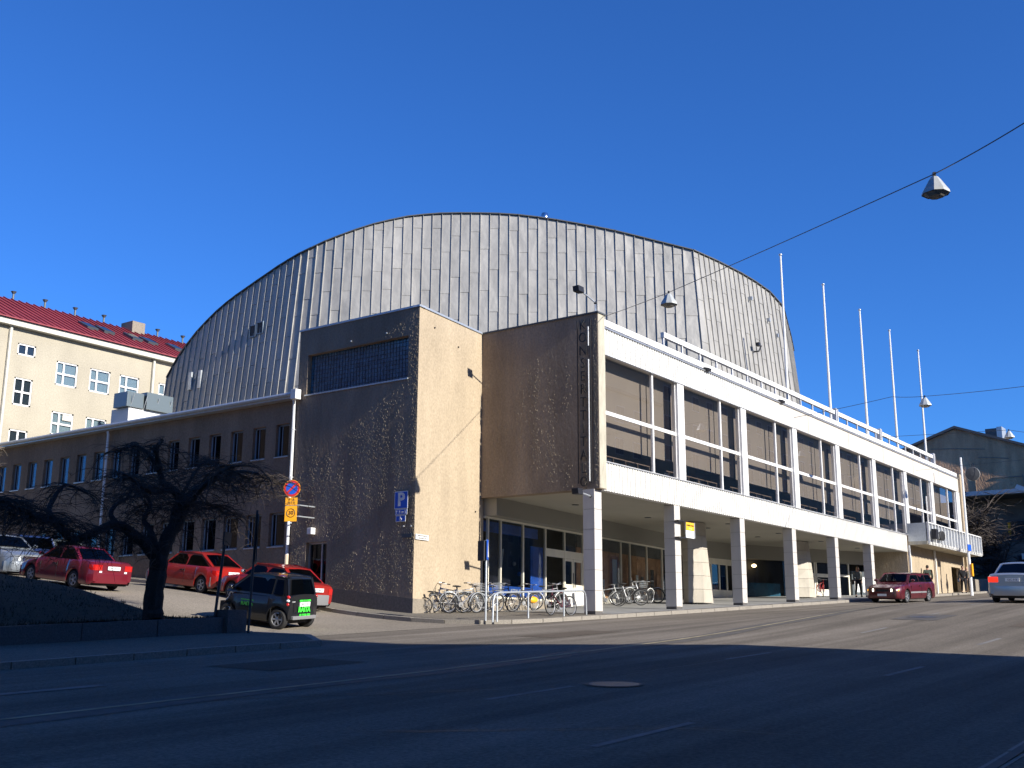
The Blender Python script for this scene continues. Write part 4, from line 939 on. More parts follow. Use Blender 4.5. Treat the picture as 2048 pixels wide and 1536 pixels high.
# ================================================================== bank, retaining wall
def bank_z(x, y):
    w0 = gnd(x, 21.45)+.50; t = min(1, max(0, (y-21.4)/6.0)); b = gnd(min(x, 18.3), y)+.26
    return max(w0*(1-t)+b*t, b-.02) if x > 0 else max(w0, b)
def edge_x(y): return 18.35 if y > 22.2 else 18.35
bk_ = MB(); bk_.grid([[(x, y, bank_z(x, y)-(.22 if x > 18.3 else 0)+.05*math.sin(x*1.7+y)*(.5 if x < 18 else 0)) for x in frange(-40, 17.9, 1.2)+[18.15, 18.45]] for y in [21.42]+frange(22, 60, 1.0)])
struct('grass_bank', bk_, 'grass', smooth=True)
gs = MB(); rg = random.Random(11)
for _ in range(9000):
    x = rg.uniform(6, 18.3); y = 21.6+rg.random()**1.6*14; z = bank_z(x, y); h = rg.uniform(.03, .09); a = rg.uniform(0, 6.28); dx, dy = math.cos(a)*.012, math.sin(a)*.012; lx, ly = rg.uniform(-.04, .04), rg.uniform(-.04, .04)
    gs.add([(x-dx, y-dy, z-.02), (x+dx, y+dy, z-.02), (x+lx, y+ly, z+h)], [(0, 1, 2)])
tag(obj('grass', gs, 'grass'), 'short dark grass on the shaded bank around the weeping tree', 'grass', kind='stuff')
rwl = empty('retaining_wall', (18.3, 21.3, 1.4), 'low dark granite retaining wall in front of the grass bank at lower left', 'wall')
x = 17.75
while x > -12:
    L_ = 1.9; j = random.uniform(-.012, .012)
    q = [(x-L_+.012, 21.30+j), (x-.012, 21.30+j), (x-.012, 21.55), (x-L_+.012, 21.55)]
    obj('stone_block', MB().prism(q, lambda z, p=None: 0, 0) if 0 else MB().add([(a, b, gnd(a, b)-.1) for a, b in q]+[(a, b, gnd(a, 21.3)+H+.38) for a, b in q], [(0,3,2,1),(4,5,6,7),(0,1,5,4),(1,2,6,5),(2,3,7,6),(3,0,4,7)]), 'granite', rwl, bevel=.008); x -= L_
obj('end_block', MB().box(17.72, 18.30, 21.18, 21.62, 1.3, gnd(18, 21.3)+.66), 'granite', rwl, bevel=.012)

# ================================================================== trees
def tree_limbs(name, loc, label, limbs, bark='bark'):
    t = empty(name, loc, label, 'tree'); mb = MB()
    for pts, r0, r1 in limbs:
        P_ = [Vector(p) for p in pts]; Q = []
        for i in range(len(P_)-1):
            for k in range(3):
                s = k/3; a = P_[max(0, i-1)]; b = P_[i]; c = P_[i+1]; d = P_[min(len(P_)-1, i+2)]
                Q.append(.5*((2*b)+(c-a)*s+(2*a-5*b+4*c-d)*s*s+(3*b-a-3*c+d)*s**3))
        Q.append(P_[-1]); n = len(Q)
        rs = [(r0+(r1-r0)*(i/(n-1))**.8)*(1+.05*math.sin(i*2.3+r0*40)) for i in range(n)]
        mb.tube([q+Vector((random.uniform(-1, 1), random.uniform(-1, 1), random.uniform(-1, 1)))*rs[i]*.10 for i, q in enumerate(Q)], rs, 9)
    obj('trunk', mb, bark, t, smooth=True)
    return t
LIMBS = [
([(16.01, 21.75, 1.85), (16.0, 21.76, 2.1), (16.02, 21.74, 2.52), (16.04, 21.72, 2.98), (16.04, 21.72, 3.34)], .245, .20),
([(16.03, 21.73, 3.2), (16.17, 21.62, 3.73), (16.39, 21.59, 4.09), (16.55, 21.59, 4.46), (16.6, 21.68, 4.65)], .18, .14),
([(16.61, 21.68, 4.5), (16.93, 21.81, 4.87), (17.35, 21.88, 5.1), (17.83, 22.02, 5.35), (18.44, 22.19, 5.53), (19.05, 22.24, 5.51)], .12, .03),
([(16.53, 21.61, 4.45), (16.3, 21.53, 4.72), (15.97, 21.4, 4.86), (15.71, 21.34, 4.94), (15.57, 21.32, 5.33), (15.38, 21.22, 5.64), (15.36, 20.98, 5.85)], .12, .04),
([(15.97, 21.4, 4.82), (15.48, 21.27, 4.68), (15.02, 21.11, 4.73), (14.64, 21.01, 4.91), (14.22, 20.82, 4.95)], .07, .025),
([(16.02, 21.74, 3.25), (15.67, 21.75, 3.53), (15.4, 21.82, 3.74), (15.08, 21.81, 3.88), (14.75, 21.8, 3.91), (14.51, 21.73, 3.8), (14.15, 21.62, 3.66), (13.75, 21.54, 3.5), (13.47, 21.5, 3.6), (13.26, 21.41, 3.82), (12.91, 21.29, 3.86), (12.43, 21.15, 3.9), (11.92, 21.03, 4.04), (11.35, 20.95, 4.08)], .15, .03),
([(15.02, 21.85, 3.9), (14.97, 22.13, 4.17), (15.21, 22.33, 4.44), (15.69, 22.6, 4.68), (16.03, 22.84, 5.15)], .08, .02),
([(13.12, 21.38, 3.8), (13.13, 21.63, 4.09), (13.45, 21.89, 4.51), (13.71, 21.95, 4.71), (14.11, 21.9, 4.58)], .08, .02),
([(16.05, 21.72, 3.3), (16.2, 22.35, 3.94), (16.31, 22.76, 4.21), (16.64, 23.02, 4.61), (16.76, 23.43, 4.96), (16.87, 23.84, 5.45)], .10, .02),
([(16.25, 21.56, 3.85), (16.72, 22.22, 4.27), (17.13, 22.66, 4.61), (18.03, 22.99, 5.77), (18.69, 23.25, 6.0)], .09, .02),
([(17.2, 21.85, 5.0), (17.9, 21.6, 5.45), (18.7, 21.5, 5.5), (19.4, 21.5, 5.3)], .07, .02),
([(16.3, 21.6, 4.3), (16.9, 21.9, 4.6), (17.7, 22.2, 4.7), (18.4, 22.3, 4.5)], .07, .02),
([(16.5, 21.63, 4.4), (16.27, 20.93, 4.57), (16.12, 20.17, 4.96), (16.0, 19.52, 5.12), (15.87, 18.87, 5.16)], .08, .02),
([(15.57, 21.32, 5.2), (15.46, 21.65, 5.63), (15.36, 22.1, 5.84), (15.33, 22.61, 5.7)], .06, .02),
]
wt_ = tree_limbs('weeping_tree', (16, 21.75, 1.9), 'bare weeping tree with a thick dark trunk and contorted limbs on the grass bank', LIMBS)
def twigs(t, limbs, n, seed, m='twig_brown', droop=1.0, reach=1.5, rmin=.006, name='crown', up0=(.2, 1.0)):
    rg = random.Random(seed); mb = MB()
    src = []
    for pts, r0, r1 in limbs[1:]:
        for i in range(len(pts)-1):
            a, b = Vector(pts[i]), Vector(pts[i+1]); wgt = 1+i*1.3+(3 if i == len(pts)-2 else 0)
            src += [(a, b)]*max(1, int(wgt*(b-a).length*2))
    def shoot(p, d, L, r, depth):
        q = [p]; n_ = max(4, int(L/.16)); st = L/n_; pos = p.copy(); dd = d.copy()
        for k in range(n_):
            dd.z -= droop*st*(.55+.9*k/n_); dd += Vector((rg.uniform(-.16, .16), rg.uniform(-.16, .16), rg.uniform(-.1, .1))); dd.normalize(); pos = pos+dd*st; q.append(pos.copy())
        mb.tube(q, [r*(1-.75*i/n_) for i in range(len(q))], 3, cap=False)
        if depth:
            for _ in range(rg.randint(2, 4)):
                i = rg.randint(1, len(q)-2); a = rg.uniform(0, 6.28); shoot(q[i], Vector((math.cos(a), math.sin(a), rg.uniform(-.1, .6))).normalized(), L*rg.uniform(.35, .75), r*.55, depth-1)
    for _ in range(n):
        a, b = rg.choice(src); p = a.lerp(b, rg.random()); an = rg.uniform(0, 6.28)
        shoot(p, Vector((math.cos(an), math.sin(an), rg.uniform(*up0))).normalized(), rg.uniform(.5, 1)*reach, rmin*rg.uniform(1.4, 2.6), 2)
    return obj(name, mb, m, t)
twigs(wt_, LIMBS, 640, 4, droop=1.9, reach=1.35, rmin=.007, up0=(-.1, .65))
LB = [([(9.0, 22.5, 1.9), (9.05, 22.55, 3.0), (9.2, 22.4, 4.0)], .17, .13), ([(9.2, 22.4, 3.9), (9.7, 22.6, 4.5), (10.6, 22.7, 4.7), (11.6, 22.9, 4.6)], .08, .02), ([(9.1, 22.4, 3.6), (9.3, 21.8, 4.3), (9.9, 21.2, 4.6), (10.6, 20.9, 4.5)], .08, .02), ([(9.2, 22.4, 4.0), (9.0, 22.9, 4.9), (9.6, 23.3, 5.2)], .07, .02)]
t2_ = tree_limbs('weeping_tree', (9, 22.5, 1.9), 'second bare weeping tree whose drooping twigs reach in at the left edge', LB); twigs(t2_, LB, 38, 9, reach=1.4, droop=1.6, rmin=.008)
LP = [([(19.3+.0, 38.5, 3.6), (19.3, 38.6, 5.5), (19.5, 38.5, 6.6)], .12, .08), ([(19.5, 38.5, 6.4), (19.9, 38.7, 7.4), (20.5, 38.8, 7.8)], .06, .02), ([(19.5, 38.5, 6.4), (19.1, 38.3, 7.3), (18.8, 38.2, 8.0)], .06, .02), ([(19.5, 38.5, 6.5), (19.6, 38.6, 7.6), (19.7, 38.6, 8.3)], .06, .02)]
t3_ = tree_limbs('weeping_tree', (19.3, 38.5, 3.5), 'small pale weeping tree catching the sun further back on the left', LP, 'bark'); twigs(t3_, LP, 60, 12, m='twig_pale', rmin=.012, reach=1.5)
def bush(name, loc, label, hgt, wdt, n, seed, m='twig_brown'):
    rg = random.Random(seed); L = []; x, y, z = loc
    for k in range(7):
        a = rg.uniform(0, 6.28); L.append(([(x, y, z), (x+math.cos(a)*wdt*.15, y+math.sin(a)*wdt*.15, z+hgt*.35), (x+math.cos(a)*wdt*.35, y+math.sin(a)*wdt*.35, z+hgt*.7)], .13 if k == 0 else .07, .02))
    t = tree_limbs(name, loc, label, L); twigs(t, L, n, seed, m, droop=.12, reach=hgt*.45, rmin=.03, up0=(.3, 1.4))
bush('bare_tree', (93, 23.5, 5.0), 'bare brown tree in front of the canopy building, nearest the hall corner', 8.6, 6.5, 120, 21)
bush('bare_tree', (92, 20.4, 4.9), 'lower bare shrubby tree right of the first, above the low wall', 5.5, 6, 90, 22)
bush('bare_tree', (99, 27.5, 5.0), 'bare tree behind, partly hidden by the hall end wall', 8, 6, 70, 23)
lw = empty('low_wall', (88, 20, 4.7), 'low pale stone wall along the pavement beyond the hall', 'wall')
for k in range(14): obj('stone_block', MB().box(83.5+k*1.3, 84.77+k*1.3, 19.9, 20.3, 4.2, gnd(84+k*1.3, 20)+.95), 'plinth_stone', lw, bevel=.02)
gb2 = MB(); gb2.grid([[(x, y, gnd(x, 20)+.9+(y-20.3)*.16) for x in frange(82.3, 103, 1.5)] for y in frange(20.3, 36, 1.5)]); struct('grass_slope', gb2, 'grass_far', smooth=True)

# ================================================================== wires and street lamps
def wire(pts, label, r=.012, sag=0.0):
    P_ = [Vector(p) for p in pts]; Q = []
    for a, b in zip(P_[:-1], P_[1:]):
        for k in range(8): s = k/8; Q.append(a.lerp(b, s)-Vector((0, 0, sag*4*s*(1-s))))
    Q.append(P_[-1]); o = obj('overhead_wire', MB().tube(Q, r, 5), 'dark_metal'); tag(o, label, 'wire', 'wires spanning the street'); return o
def lamp(x, y, z, rz, label, s=1.0):
    """pyramidal hooded lamp hanging at z (its top hook)"""
    e = empty('street_lamp', (x, y, z), label, 'street lamp', 'street lamps hung on wires', static=False, rz=rz)
    k = .27*s; h = .44*s
    mat('lamp_hood', (0.45, 0.47, 0.46), .45, .3, noise=(5, .12, (1, 1, 1)))
    def ring(w_, z_, c=.35): return [(w_, w_*c, z_), (w_*c, w_, z_), (-w_*c, w_, z_), (-w_, w_*c, z_), (-w_, -w_*c, z_), (-w_*c, -w_, z_), (w_*c, -w_, z_), (w_, -w_*c, z_)]
    mb = MB(); R_ = [ring(k*.28, -.05*s), ring(k*.45, -.12*s), ring(k*.78, -.28*s), ring(k, -h+.06*s), ring(k*1.04, -h)]
    mb.add([p for r_ in R_ for p in r_], [(i*8+j, (i+1)*8+j, (i+1)*8+(j+1) % 8, i*8+(j+1) % 8) for i in range(4) for j in range(8)]+[tuple(range(8))])
    obj('hood', mb, 'lamp_hood', e)
    mb = MB(); r0, r1 = ring(k*.98, -h+.01), ring(k*.55, -h-.07*s); mb.add(r0+r1, [(j, 8+j, 8+(j+1) % 8, (j+1) % 8) for j in range(8)]+[tuple(range(8, 16))]); obj('diffuser', mb, 'lintel', e)
    obj('hook', MB().box(-.04*s, .04*s, -.03*s, .03*s, -.07*s, .06*s), 'dark_metal', e)
    return e
lamp(19.04, 4.64, 9.52, .5, 'nearest hooded street lamp on the long diagonal wire, upper right in the sky', .81)
lamp(28.10, 14.66, 11.50, .5, 'hooded street lamp in front of the metal shell, above the sign wall corner', .86)
lamp(53.13, 14.24, 12.70, .3, 'small hooded street lamp beside the rightmost flagpole')
lamp(68.63, 13.77, 13.36, .3, 'farthest hooded street lamp, above the grey gable')
wire([(32.9, 19.9, 12.75), (28.10, 14.66, 11.51), (19.04, 4.64, 9.54), (17.17, 2.81, 9.25), (8.7, -4.98, 9.6)], 'long diagonal wire from the sign wall corner over two street lamps', .010, .02)
wire([(50.9, 19.9, 11.95), (52.5, 15.6, 12.75), (53.13, 14.24, 12.72), (49.16, 9.11, 11.82), (40, -2.6, 11.2)], 'wire carrying the lamp beside the rightmost flagpole', .012, .03)
wire([(65.4, 21.0, 13.15), (68.63, 13.77, 13.38), (66.8, 12.6, 12.85), (62, 5, 12.6), (55, -6, 12.4)], 'wire carrying the farthest lamp over the street', .012, .0)
wire([(70.9, 19.9, 11.75), (71.0, 16.55, 11.85), (70.6, 10, 11.9), (68, -6, 12.5)], 'wire that holds the round disc before the upper windows', .008, .0)
dsc = empty('hanging_disc', (71.0, 16.55, 11.3), 'round dark disc hung on a wire before the far end of the hall', 'hanging sign')
obj('disc', MB().lathe((71.0, 16.55, 11.28), (-.97, -.24, 0), [(0, .40), (.04, .42), (.06, .40), (.10, .12)], 24), 'sign_back', dsc); obj('rim', MB().torus((71.0, 16.55, 11.28), (-.97, -.24, 0), .41, .02, 28, 5), 'galv', dsc); obj('hanger', MB().tube([(71.0, 16.55, 11.7), (71.0, 16.55, 11.9)], .02, 4), 'dark_metal', dsc)
fl_ = empty('balcony_floodlights', (70, 18.6, 7.3), 'dark round floodlight and box fixed on the balcony front', 'floodlight')
obj('round_lamp', MB().lathe((70.6, 18.68, 7.55), (-.3, -1, 0), [(0, .26), (.12, .30), (.2, .30), (.21, .25)], 18), 'dark_metal', fl_)
obj('box', MB().box(68.8, 69.3, 18.4, 18.68, 7.25, 7.85), 'dark_metal', fl_); obj('lens', MB().box(69.4, 69.8, 18.5, 18.68, 7.3, 7.6), 'alu', fl_)
pl = empty('light_pole', (74.2, 18.3, 4.2), 'tall pale pole by the kerb at the far end of the hall', 'pole')
obj('pole', MB().tube([(75.2, 18.2, 4.0), (75.3, 18.2, 13.0)], [.10, .06], 8), 'pipe_white', pl, smooth=True)
obj('small_sign', MB().box(74.6, 75.4, 18.05, 18.08, 6.9, 7.3), 'sign_blue', pl)
obj('yellow_plate', MB().box(75.0, 75.3, 18.0, 18.06, 5.3, 6.1), 'sign_orange', pl)

# ================================================================== traffic signs
Pm = PX(0)
np_ = empty('no_parking_sign', (27.3, 29.6, 2.7), 'round red and blue no parking sign over two orange plates on brackets', 'traffic sign')
CX = 27.3; C0 = Vector((CX, 29.57, 6.63)); FD = Vector((-.86, -.5, 0)).normalized(); FR = Vector((FD.y, -FD.x, 0))*-1
FR = FR if FR.x > 0 else -FR                       # to the right as the viewer sees it
def plate_sign(c, wd, hg, m, name, par, t=.012): return obj(name, MB().obox(c, FR*wd/2, FD*t/2, (0, 0, hg/2)), m, par)
obj('disc_edge', MB().lathe(C0, FD, [(0, .31), (.012, .31)], 32), 'sign_orange', np_)
obj('disc_border', MB().lathe(C0+FD*.013, FD, [(0, .295), (.004, .295)], 32), 'sign_red', np_)
obj('disc_face', MB().lathe(C0+FD*.018, FD, [(0, .215), (.004, .215)], 32), 'sign_blue', np_)
obj('disc_bar', MB().obox(C0+FD*.0245, (FR*-.155+Vector((0, 0, -.155))), FD*.002, (FR*-.025+Vector((0, 0, .025)))), 'sign_red', np_)
p1 = plate_sign(C0+Vector((0, 0, -.46)), .44, .26, 'sign_orange', 'hours_plate', np_); p2 = plate_sign(C0+Vector((0, 0, -.90)), .44, .56, 'sign_orange', 'zone_plate', np_)
text('plate_text', '8-18', .12, C0+Vector((0, 0, -.40))+FD*.008, FR, (0, 0, 1), 'sign_black', p1); text('plate_text', '(8-15)', .12, C0+Vector((0, 0, -.52))+FD*.008, FR, (0, 0, 1), 'sign_black', p1)
obj('ring', MB().torus(C0+Vector((0, 0, -.88))+FD*.009, FD, .15, .012, 28, 4), 'sign_black', p2); text('plate_text', '30', .19, C0+Vector((0, 0, -.88))+FD*.008, FR, (0, 0, 1), 'sign_black', p2, bold=.004)
br = MB()
for z in (-.60, -1.0): br.tube([C0+FD*-.03+FR*-.2+Vector((0, 0, z)), C0+FD*-.03+FR*.30+Vector((0, 0, z)), (28.2, 29.3, 6.63+z)], .025, 5)
obj('bracket', br, 'galv', np_); obj('post', MB().tube([C0-FD*.04+Vector((0, 0, .2)), C0-FD*.04+Vector((0, 0, -1.25))], .03, 8), 'galv', np_)
ps = empty('parking_sign', (28.1, 25.0, 2.5), 'blue and white P parking sign with two small blue plates on the shaded wall', 'traffic sign')
XP = 28.10
def flat(y0, y1, z0, z1, m, name, par, x=XP): return obj(name, MB().box(x, x+.012, y0, y1, z0, z1), m, par)
obj('backing', MB().box(XP+.02, 28.2, 24.9, 25.1, 5.5, 6.2), 'dark_metal', ps)
for (y0, y1, z0, z1, nm) in ((24.74, 25.34, 5.70, 6.30, 'face'), (24.76, 25.30, 5.49, 5.69, 'arrow_plate'), (24.82, 25.26, 5.26, 5.48, 'wheelchair_plate')):
    o = flat(y0, y1, z0, z1, 'white_paint', nm, ps); obj('field', MB().box(XP-.004, XP, y0+.025, y1-.025, z0+.025, z1-.025), 'sign_blue', o)
    if nm == 'face': text('symbol', 'P', .62, (XP-.006, 25.04, 6.0), (0, -1, 0), (0, 0, 1), 'white_paint', o, bold=.022)
    elif nm == 'arrow_plate':
        text('symbol', '5 m', .13, (XP-.006, 25.03, 5.585), (0, -1, 0), (0, 0, 1), 'white_paint', o, bold=.006)
        for yy in (25.22, 24.84): obj('arrow', MB().box(XP-.008, XP-.004, yy-.012, yy+.012, 5.53, 5.62).add([(XP-.006, yy-.04, 5.61), (XP-.006, yy+.04, 5.61), (XP-.006, yy, 5.665)], [(0, 1, 2)]), 'white_paint', o)
    else:
        wc = MB().torus((XP-.006, 25.05, 5.345), (1, 0, 0), .045, .009, 16, 4).box(XP-.009, XP-.004, 25.05, 25.07, 5.36, 5.43).box(XP-.009, XP-.004, 24.99, 25.06, 5.36, 5.378).box(XP-.009, XP-.004, 24.985, 25.0, 5.31, 5.37); wc.ell((XP-.006, 25.06, 5.445), .003, .016, .016, 8, 6); obj('wheelchair_symbol', wc, 'white_paint', o)
tag(flat(24.56, 25.02, 4.72, 4.86, 'dark_frame', 'street_plate', None, 28.14), 'dark street name plate near the corner of the shaded wall', 'sign')
sp = tag(obj('street_name_plate', pbox(MB(), PA, .02, .80, 4.66, 4.84, -.05, -.03), 'white_paint'), 'white street name plate on the sunlit corner of the tower', 'sign')
text('plate_text', 'ANINKAISTENKATU', .065, PA(.41, 4.79, -.053), AD, (0, 0, 1), 'sign_black', sp, ext=.001); text('plate_text', 'ANINGAISGATAN', .06, PA(.41, 4.71, -.053), AD, (0, 0, 1), 'sign_black', sp, ext=.001)
pd = empty('pedestrian_sign', (26.75, 20.35, 2.0), 'blue pedestrian crossing sign seen from the side on a thin grey post', 'traffic sign')
q0 = Vector((26.75, 20.35, 0)); obj('post', MB().tube([q0+Vector((0, 0, 1.95)), q0+Vector((0, 0, 4.35))], .03, 8), 'galv', pd)
fd = Vector((-.25, -.97, 0)).normalized(); fr = Vector((-fd.y, fd.x, 0)); 
for s, wd_, nm in ((fr, .30, 'sign_face'),):
    c = q0+Vector((.0, -.05, 4.05)); ang = Vector((.32, -.95, 0)); 
    obj(nm, MB().obox(c, (.16, .10, 0), (.006, -.009, 0), (0, 0, .30)), 'sign_blue', pd); obj('triangle', MB().add([c+Vector((-.10, -.09, -.22)), c+Vector((.12, .04, -.22)), c+Vector((.01, -.02, .24)), c+Vector((-.10, -.09+.01, -.22)), c+Vector((.12, .05, -.22)), c+Vector((.01, -.01, .24))], [(0, 1, 2), (5, 4, 3), (0, 3, 4, 1), (1, 4, 5, 2), (2, 5, 3, 0)]), 'white_paint', pd)
    obj('sign_box', MB().obox(q0+Vector((-.14, .06, 4.02)), (.03, .14, 0), (.04, -.01, 0), (0, 0, .30)), 'dark_metal', pd)
bsn = empty('bus_stop_sign', (39.2, 19.85, 2.6), 'yellow and white bus stop plate fixed to the second column', 'sign')
obj('panel', MB().box(38.86, 39.58, 19.80, 19.84, 5.26, 5.86), 'paper_white', bsn); obj('yellow_field', MB().box(38.86, 39.53, 19.79, 19.80, 5.55, 5.86), 'sign_yellow', bsn); obj('side_strip', MB().box(39.53, 39.60, 19.78, 19.86, 5.26, 5.88), 'galv', bsn)
text('plate_text', 'KONSERTTITALO', .085, (39.2, 19.785, 5.74), (1, 0, 0), (0, 0, 1), 'sign_black', bsn, sx=.9); text('plate_text', '1 3 7 18', .07, (39.2, 19.785, 5.62), (1, 0, 0), (0, 0, 1), 'paper_white', bsn)
text('plate_text', '12 13', .07, (39.2, 19.795, 5.42), (1, 0, 0), (0, 0, 1), 'sign_black', bsn)
for z in (5.22, 5.86): obj('clamp', MB().box(38.28, 38.90, 19.80, 19.98, z, z+.04), 'dark_metal', bsn)
s1_ = empty('sign_seen_from_behind', (17.72, 21.6, 1.9), 'dark back of a small square sign on a leaning pole before the red cars', 'traffic sign')
obj('post', MB().tube([(17.66, 21.6, 1.8), (17.86, 21.6, 3.95)], .035, 8), 'sign_back', s1_); obj('plate', MB().obox((17.92, 21.62, 3.82), (.19, .10, 0), (.01, -.015, 0), (.01, 0, .16)), 'sign_back', s1_)
s2_ = empty('tall_sign_seen_from_behind', (18.1, 20.9, 1.5), 'dark tall sign with round top seen edge on, on a pole by the wall end', 'traffic sign')
obj('post', MB().tube([(18.12, 20.9, 1.4), (18.20, 20.9, 4.5)], .03, 8), 'sign_back', s2_)
obj('disc', MB().lathe((18.26, 20.92, 4.12), (-.80, .60, 0), [(0, .30), (.02, .30)], 24), 'sign_back', s2_); obj('plate', MB().obox((18.25, 20.92, 3.55), (.10, .13, 0), (-.008, .006, 0), (0, 0, .30)), 'sign_back', s2_)
# bicycle barrier of bent pipe
bar = empty('pipe_barrier', (29.5, 20.15, 2.0), 'grey bent pipe barrier rail along the kerb in front of the bicycles', 'railing')
gz = lambda x: gnd(x, 20.2)+H
Q = [(26.9, 20.2, gz(26.9)-.05), (26.92, 20.2, gz(27)+.55), (26.97, 20.2, gz(27)+.72), (27.1, 20.2, gz(27)+.80), (27.3, 20.2, gz(27)+.83), (31.9, 20.2, gz(31.9)+.80), (32.02, 20.2, gz(32)+.77), (32.1, 20.2, gz(32)+.68), (32.14, 20.2, gz(32)+.5), (32.16, 20.2, gz(32)-.05)]
obj('rail', MB().tube(Q, .030, 8), 'galv', bar, smooth=True)
for x in (28.75, 30.78, 27.12): obj('post', MB().tube([(x, 20.2, gz(x)-.05), (x, 20.2, gz(x)+.8)], .028, 8), 'galv', bar, smooth=True)
# ================================================================== vehicles
def place(e, x, y, hd, length, s=1.0):
    """stand a vehicle on the sloping street; hd = heading in radians"""
    f = Vector((math.cos(hd), math.sin(hd), 0)); l = Vector((-f.y, f.x, 0)); h = length*.3
    zf, zb = gnd(x+f.x*h, y+f.y*h), gnd(x-f.x*h, y-f.y*h); zl, zr = gnd(x+l.x*.7, y+l.y*.7), gnd(x-l.x*.7, y-l.y*.7)
    fx = (f*2*h+Vector((0, 0, zf-zb))).normalized(); ly = (l*1.4+Vector((0, 0, zl-zr))).normalized(); uz = fx.cross(ly).normalized(); ly = uz.cross(fx)
    mm = Matrix((fx, ly, uz)).transposed().to_4x4() @ Matrix.Scale(s, 4); mm.translation = Vector((x, y, (zf+zb+zl+zr)/4)); e.matrix_world = mm
def car(label, x, y, hd, L, W, Ht, wb, fo, r, prof, cab, paint, lower=None, kind='hatch', plate='ABC-123', brake=False, pillars=(.45,), lights='normal', headon=False, low_m=None, rimm='rim', spokes=5, zbot=.20, mirrors='same', name='parked_car', group='cars along the side street', scl=1.0):
    """prof: shoulder line [(x, z)...] from tail to nose; cab: (xw0, xw1, xr1, xr0, zbase, halfw_base, halfw_top)"""
    e = empty(name, (x, y, 0), label, 'car', group, static=False)
    xf = L/2; xr = -L/2; fx_ = xf-fo; rx_ = fx_-wb; ra = r+.055
    xs = sorted(set([round(v, 3) for v in frange(xr, xf, .09)]+[xr+.03, xf-.03]+[round(fx_+ra*math.cos(t*math.pi/10), 3) for t in range(11)]+[round(rx_+ra*math.cos(t*math.pi/10), 3) for t in range(11)]))
    px_, pz_ = [p[0] for p in prof], [p[1] for p in prof]
    mb = MB(); rings = []
    for xx in xs:
        zs = lerp(xx, px_, pz_); zs = (zs+lerp(xx-.06, px_, pz_)+lerp(xx+.06, px_, pz_))/3
        t = min(1, (xf-xx)/.55); u = min(1, (xx-xr)/.40)
        w = W/2*(1-.20*(1-t)**2.4)*(1-.13*(1-u)**2.4)
        zb = zbot
        for c in (fx_, rx_):
            if abs(xx-c) < ra: zb = max(zb, r+math.sqrt(max(0, ra*ra-(xx-c)**2)))
        if t < .3: zb = max(zb, zbot+.10*(1-t/.3))
        if u < .3: zb = max(zb, zbot+.12*(1-u/.3))
        fl_ = .02 if min(abs(xx-fx_), abs(xx-rx_)) < ra*1.05 else 0
        m1, m2, m3 = zb+(zs-zb)*.30, zb+(zs-zb)*.62, zb+(zs-zb)*.86
        half = [(w*.955, zb), (w*.99+fl_, zb+(zs-zb)*.10), (w+fl_*.7, m1), (w*.998, m2), (w*.965, m3), (w*.90, zs-.012), (w*.78, zs+.012), (w*.4, zs+.034)]
        rings.append([(xx, -a, b) for a, b in half]+[(xx, 0, zs+.042)]+[(xx, a, b) for a, b in reversed(half)])
    mb.grid(rings); k = len(rings[0])
    n0 = len(mb.v)-k; mb.f.append(tuple(range(k))); mb.f.append(tuple(range(n0+k-1, n0-1, -1)))
    body = obj('body', mb, paint, e, smooth=True)
    obj('underbody', MB().box(xr+.18, xf-.18, -W/2+.13, W/2-.13, zbot-.03, .52).box(fx_-ra, fx_+ra, -W/2+.10, W/2-.10, .3, r+ra-.02).box(rx_-ra, rx_+ra, -W/2+.10, W/2-.10, .3, r+ra-.02), 'car_dark', e)
    # cabin
    xw0, xw1, xr1, xr0, zc, hb, ht = cab
    cb = MB(); zc0 = zc-.06; st = [(xw0, zc0, hb, 0), (xw1, Ht-.045, ht, .03), ((xw1+xr1)/2, Ht-.012, ht*1.015, .035), (xr1, Ht-.05, ht*.99, .03), (xr0, zc0, hb*.96, 0)]
    rows = []
    def W_(xx, zz):                                 # half width of the cabin side at height zz
        return hb+(ht-hb)*(zz-zc0)/(Ht-.045-zc0)
    topl = [[(a, -c, b), (a, -c*.6, b+d*.8), (a, 0, b+d), (a, c*.6, b+d*.8), (a, c, b)] for a, b, c, d in st]
    cb.grid(topl); nn_ = len(cb.v)
    for s in (0, 4):
        idx = [i*5+s for i in range(5)]; bi = len(cb.v); sg = -1 if s == 0 else 1
        cb.v.append(((xw1+xr1)/2, sg*hb, zc0)); f_ = [(idx[0], idx[1], bi), (idx[1], idx[2], bi), (idx[2], idx[3], bi), (idx[3], idx[4], bi)]
        cb.f += f_ if s else [t[::-1] for t in f_]
    obj('cabin', cb, paint, e, smooth=True, bevel=.035)
    def lx(v, a, b): return a+(b-a)*v
    gls = MB(); v0, v1 = .16 if not kind == 'micro' else .12, .86
    zz = lambda v: zc0+(Ht-.045-zc0)*v
    edges = [('f', 0)]+[('p', p) for p in pillars]+[('r', 0)]
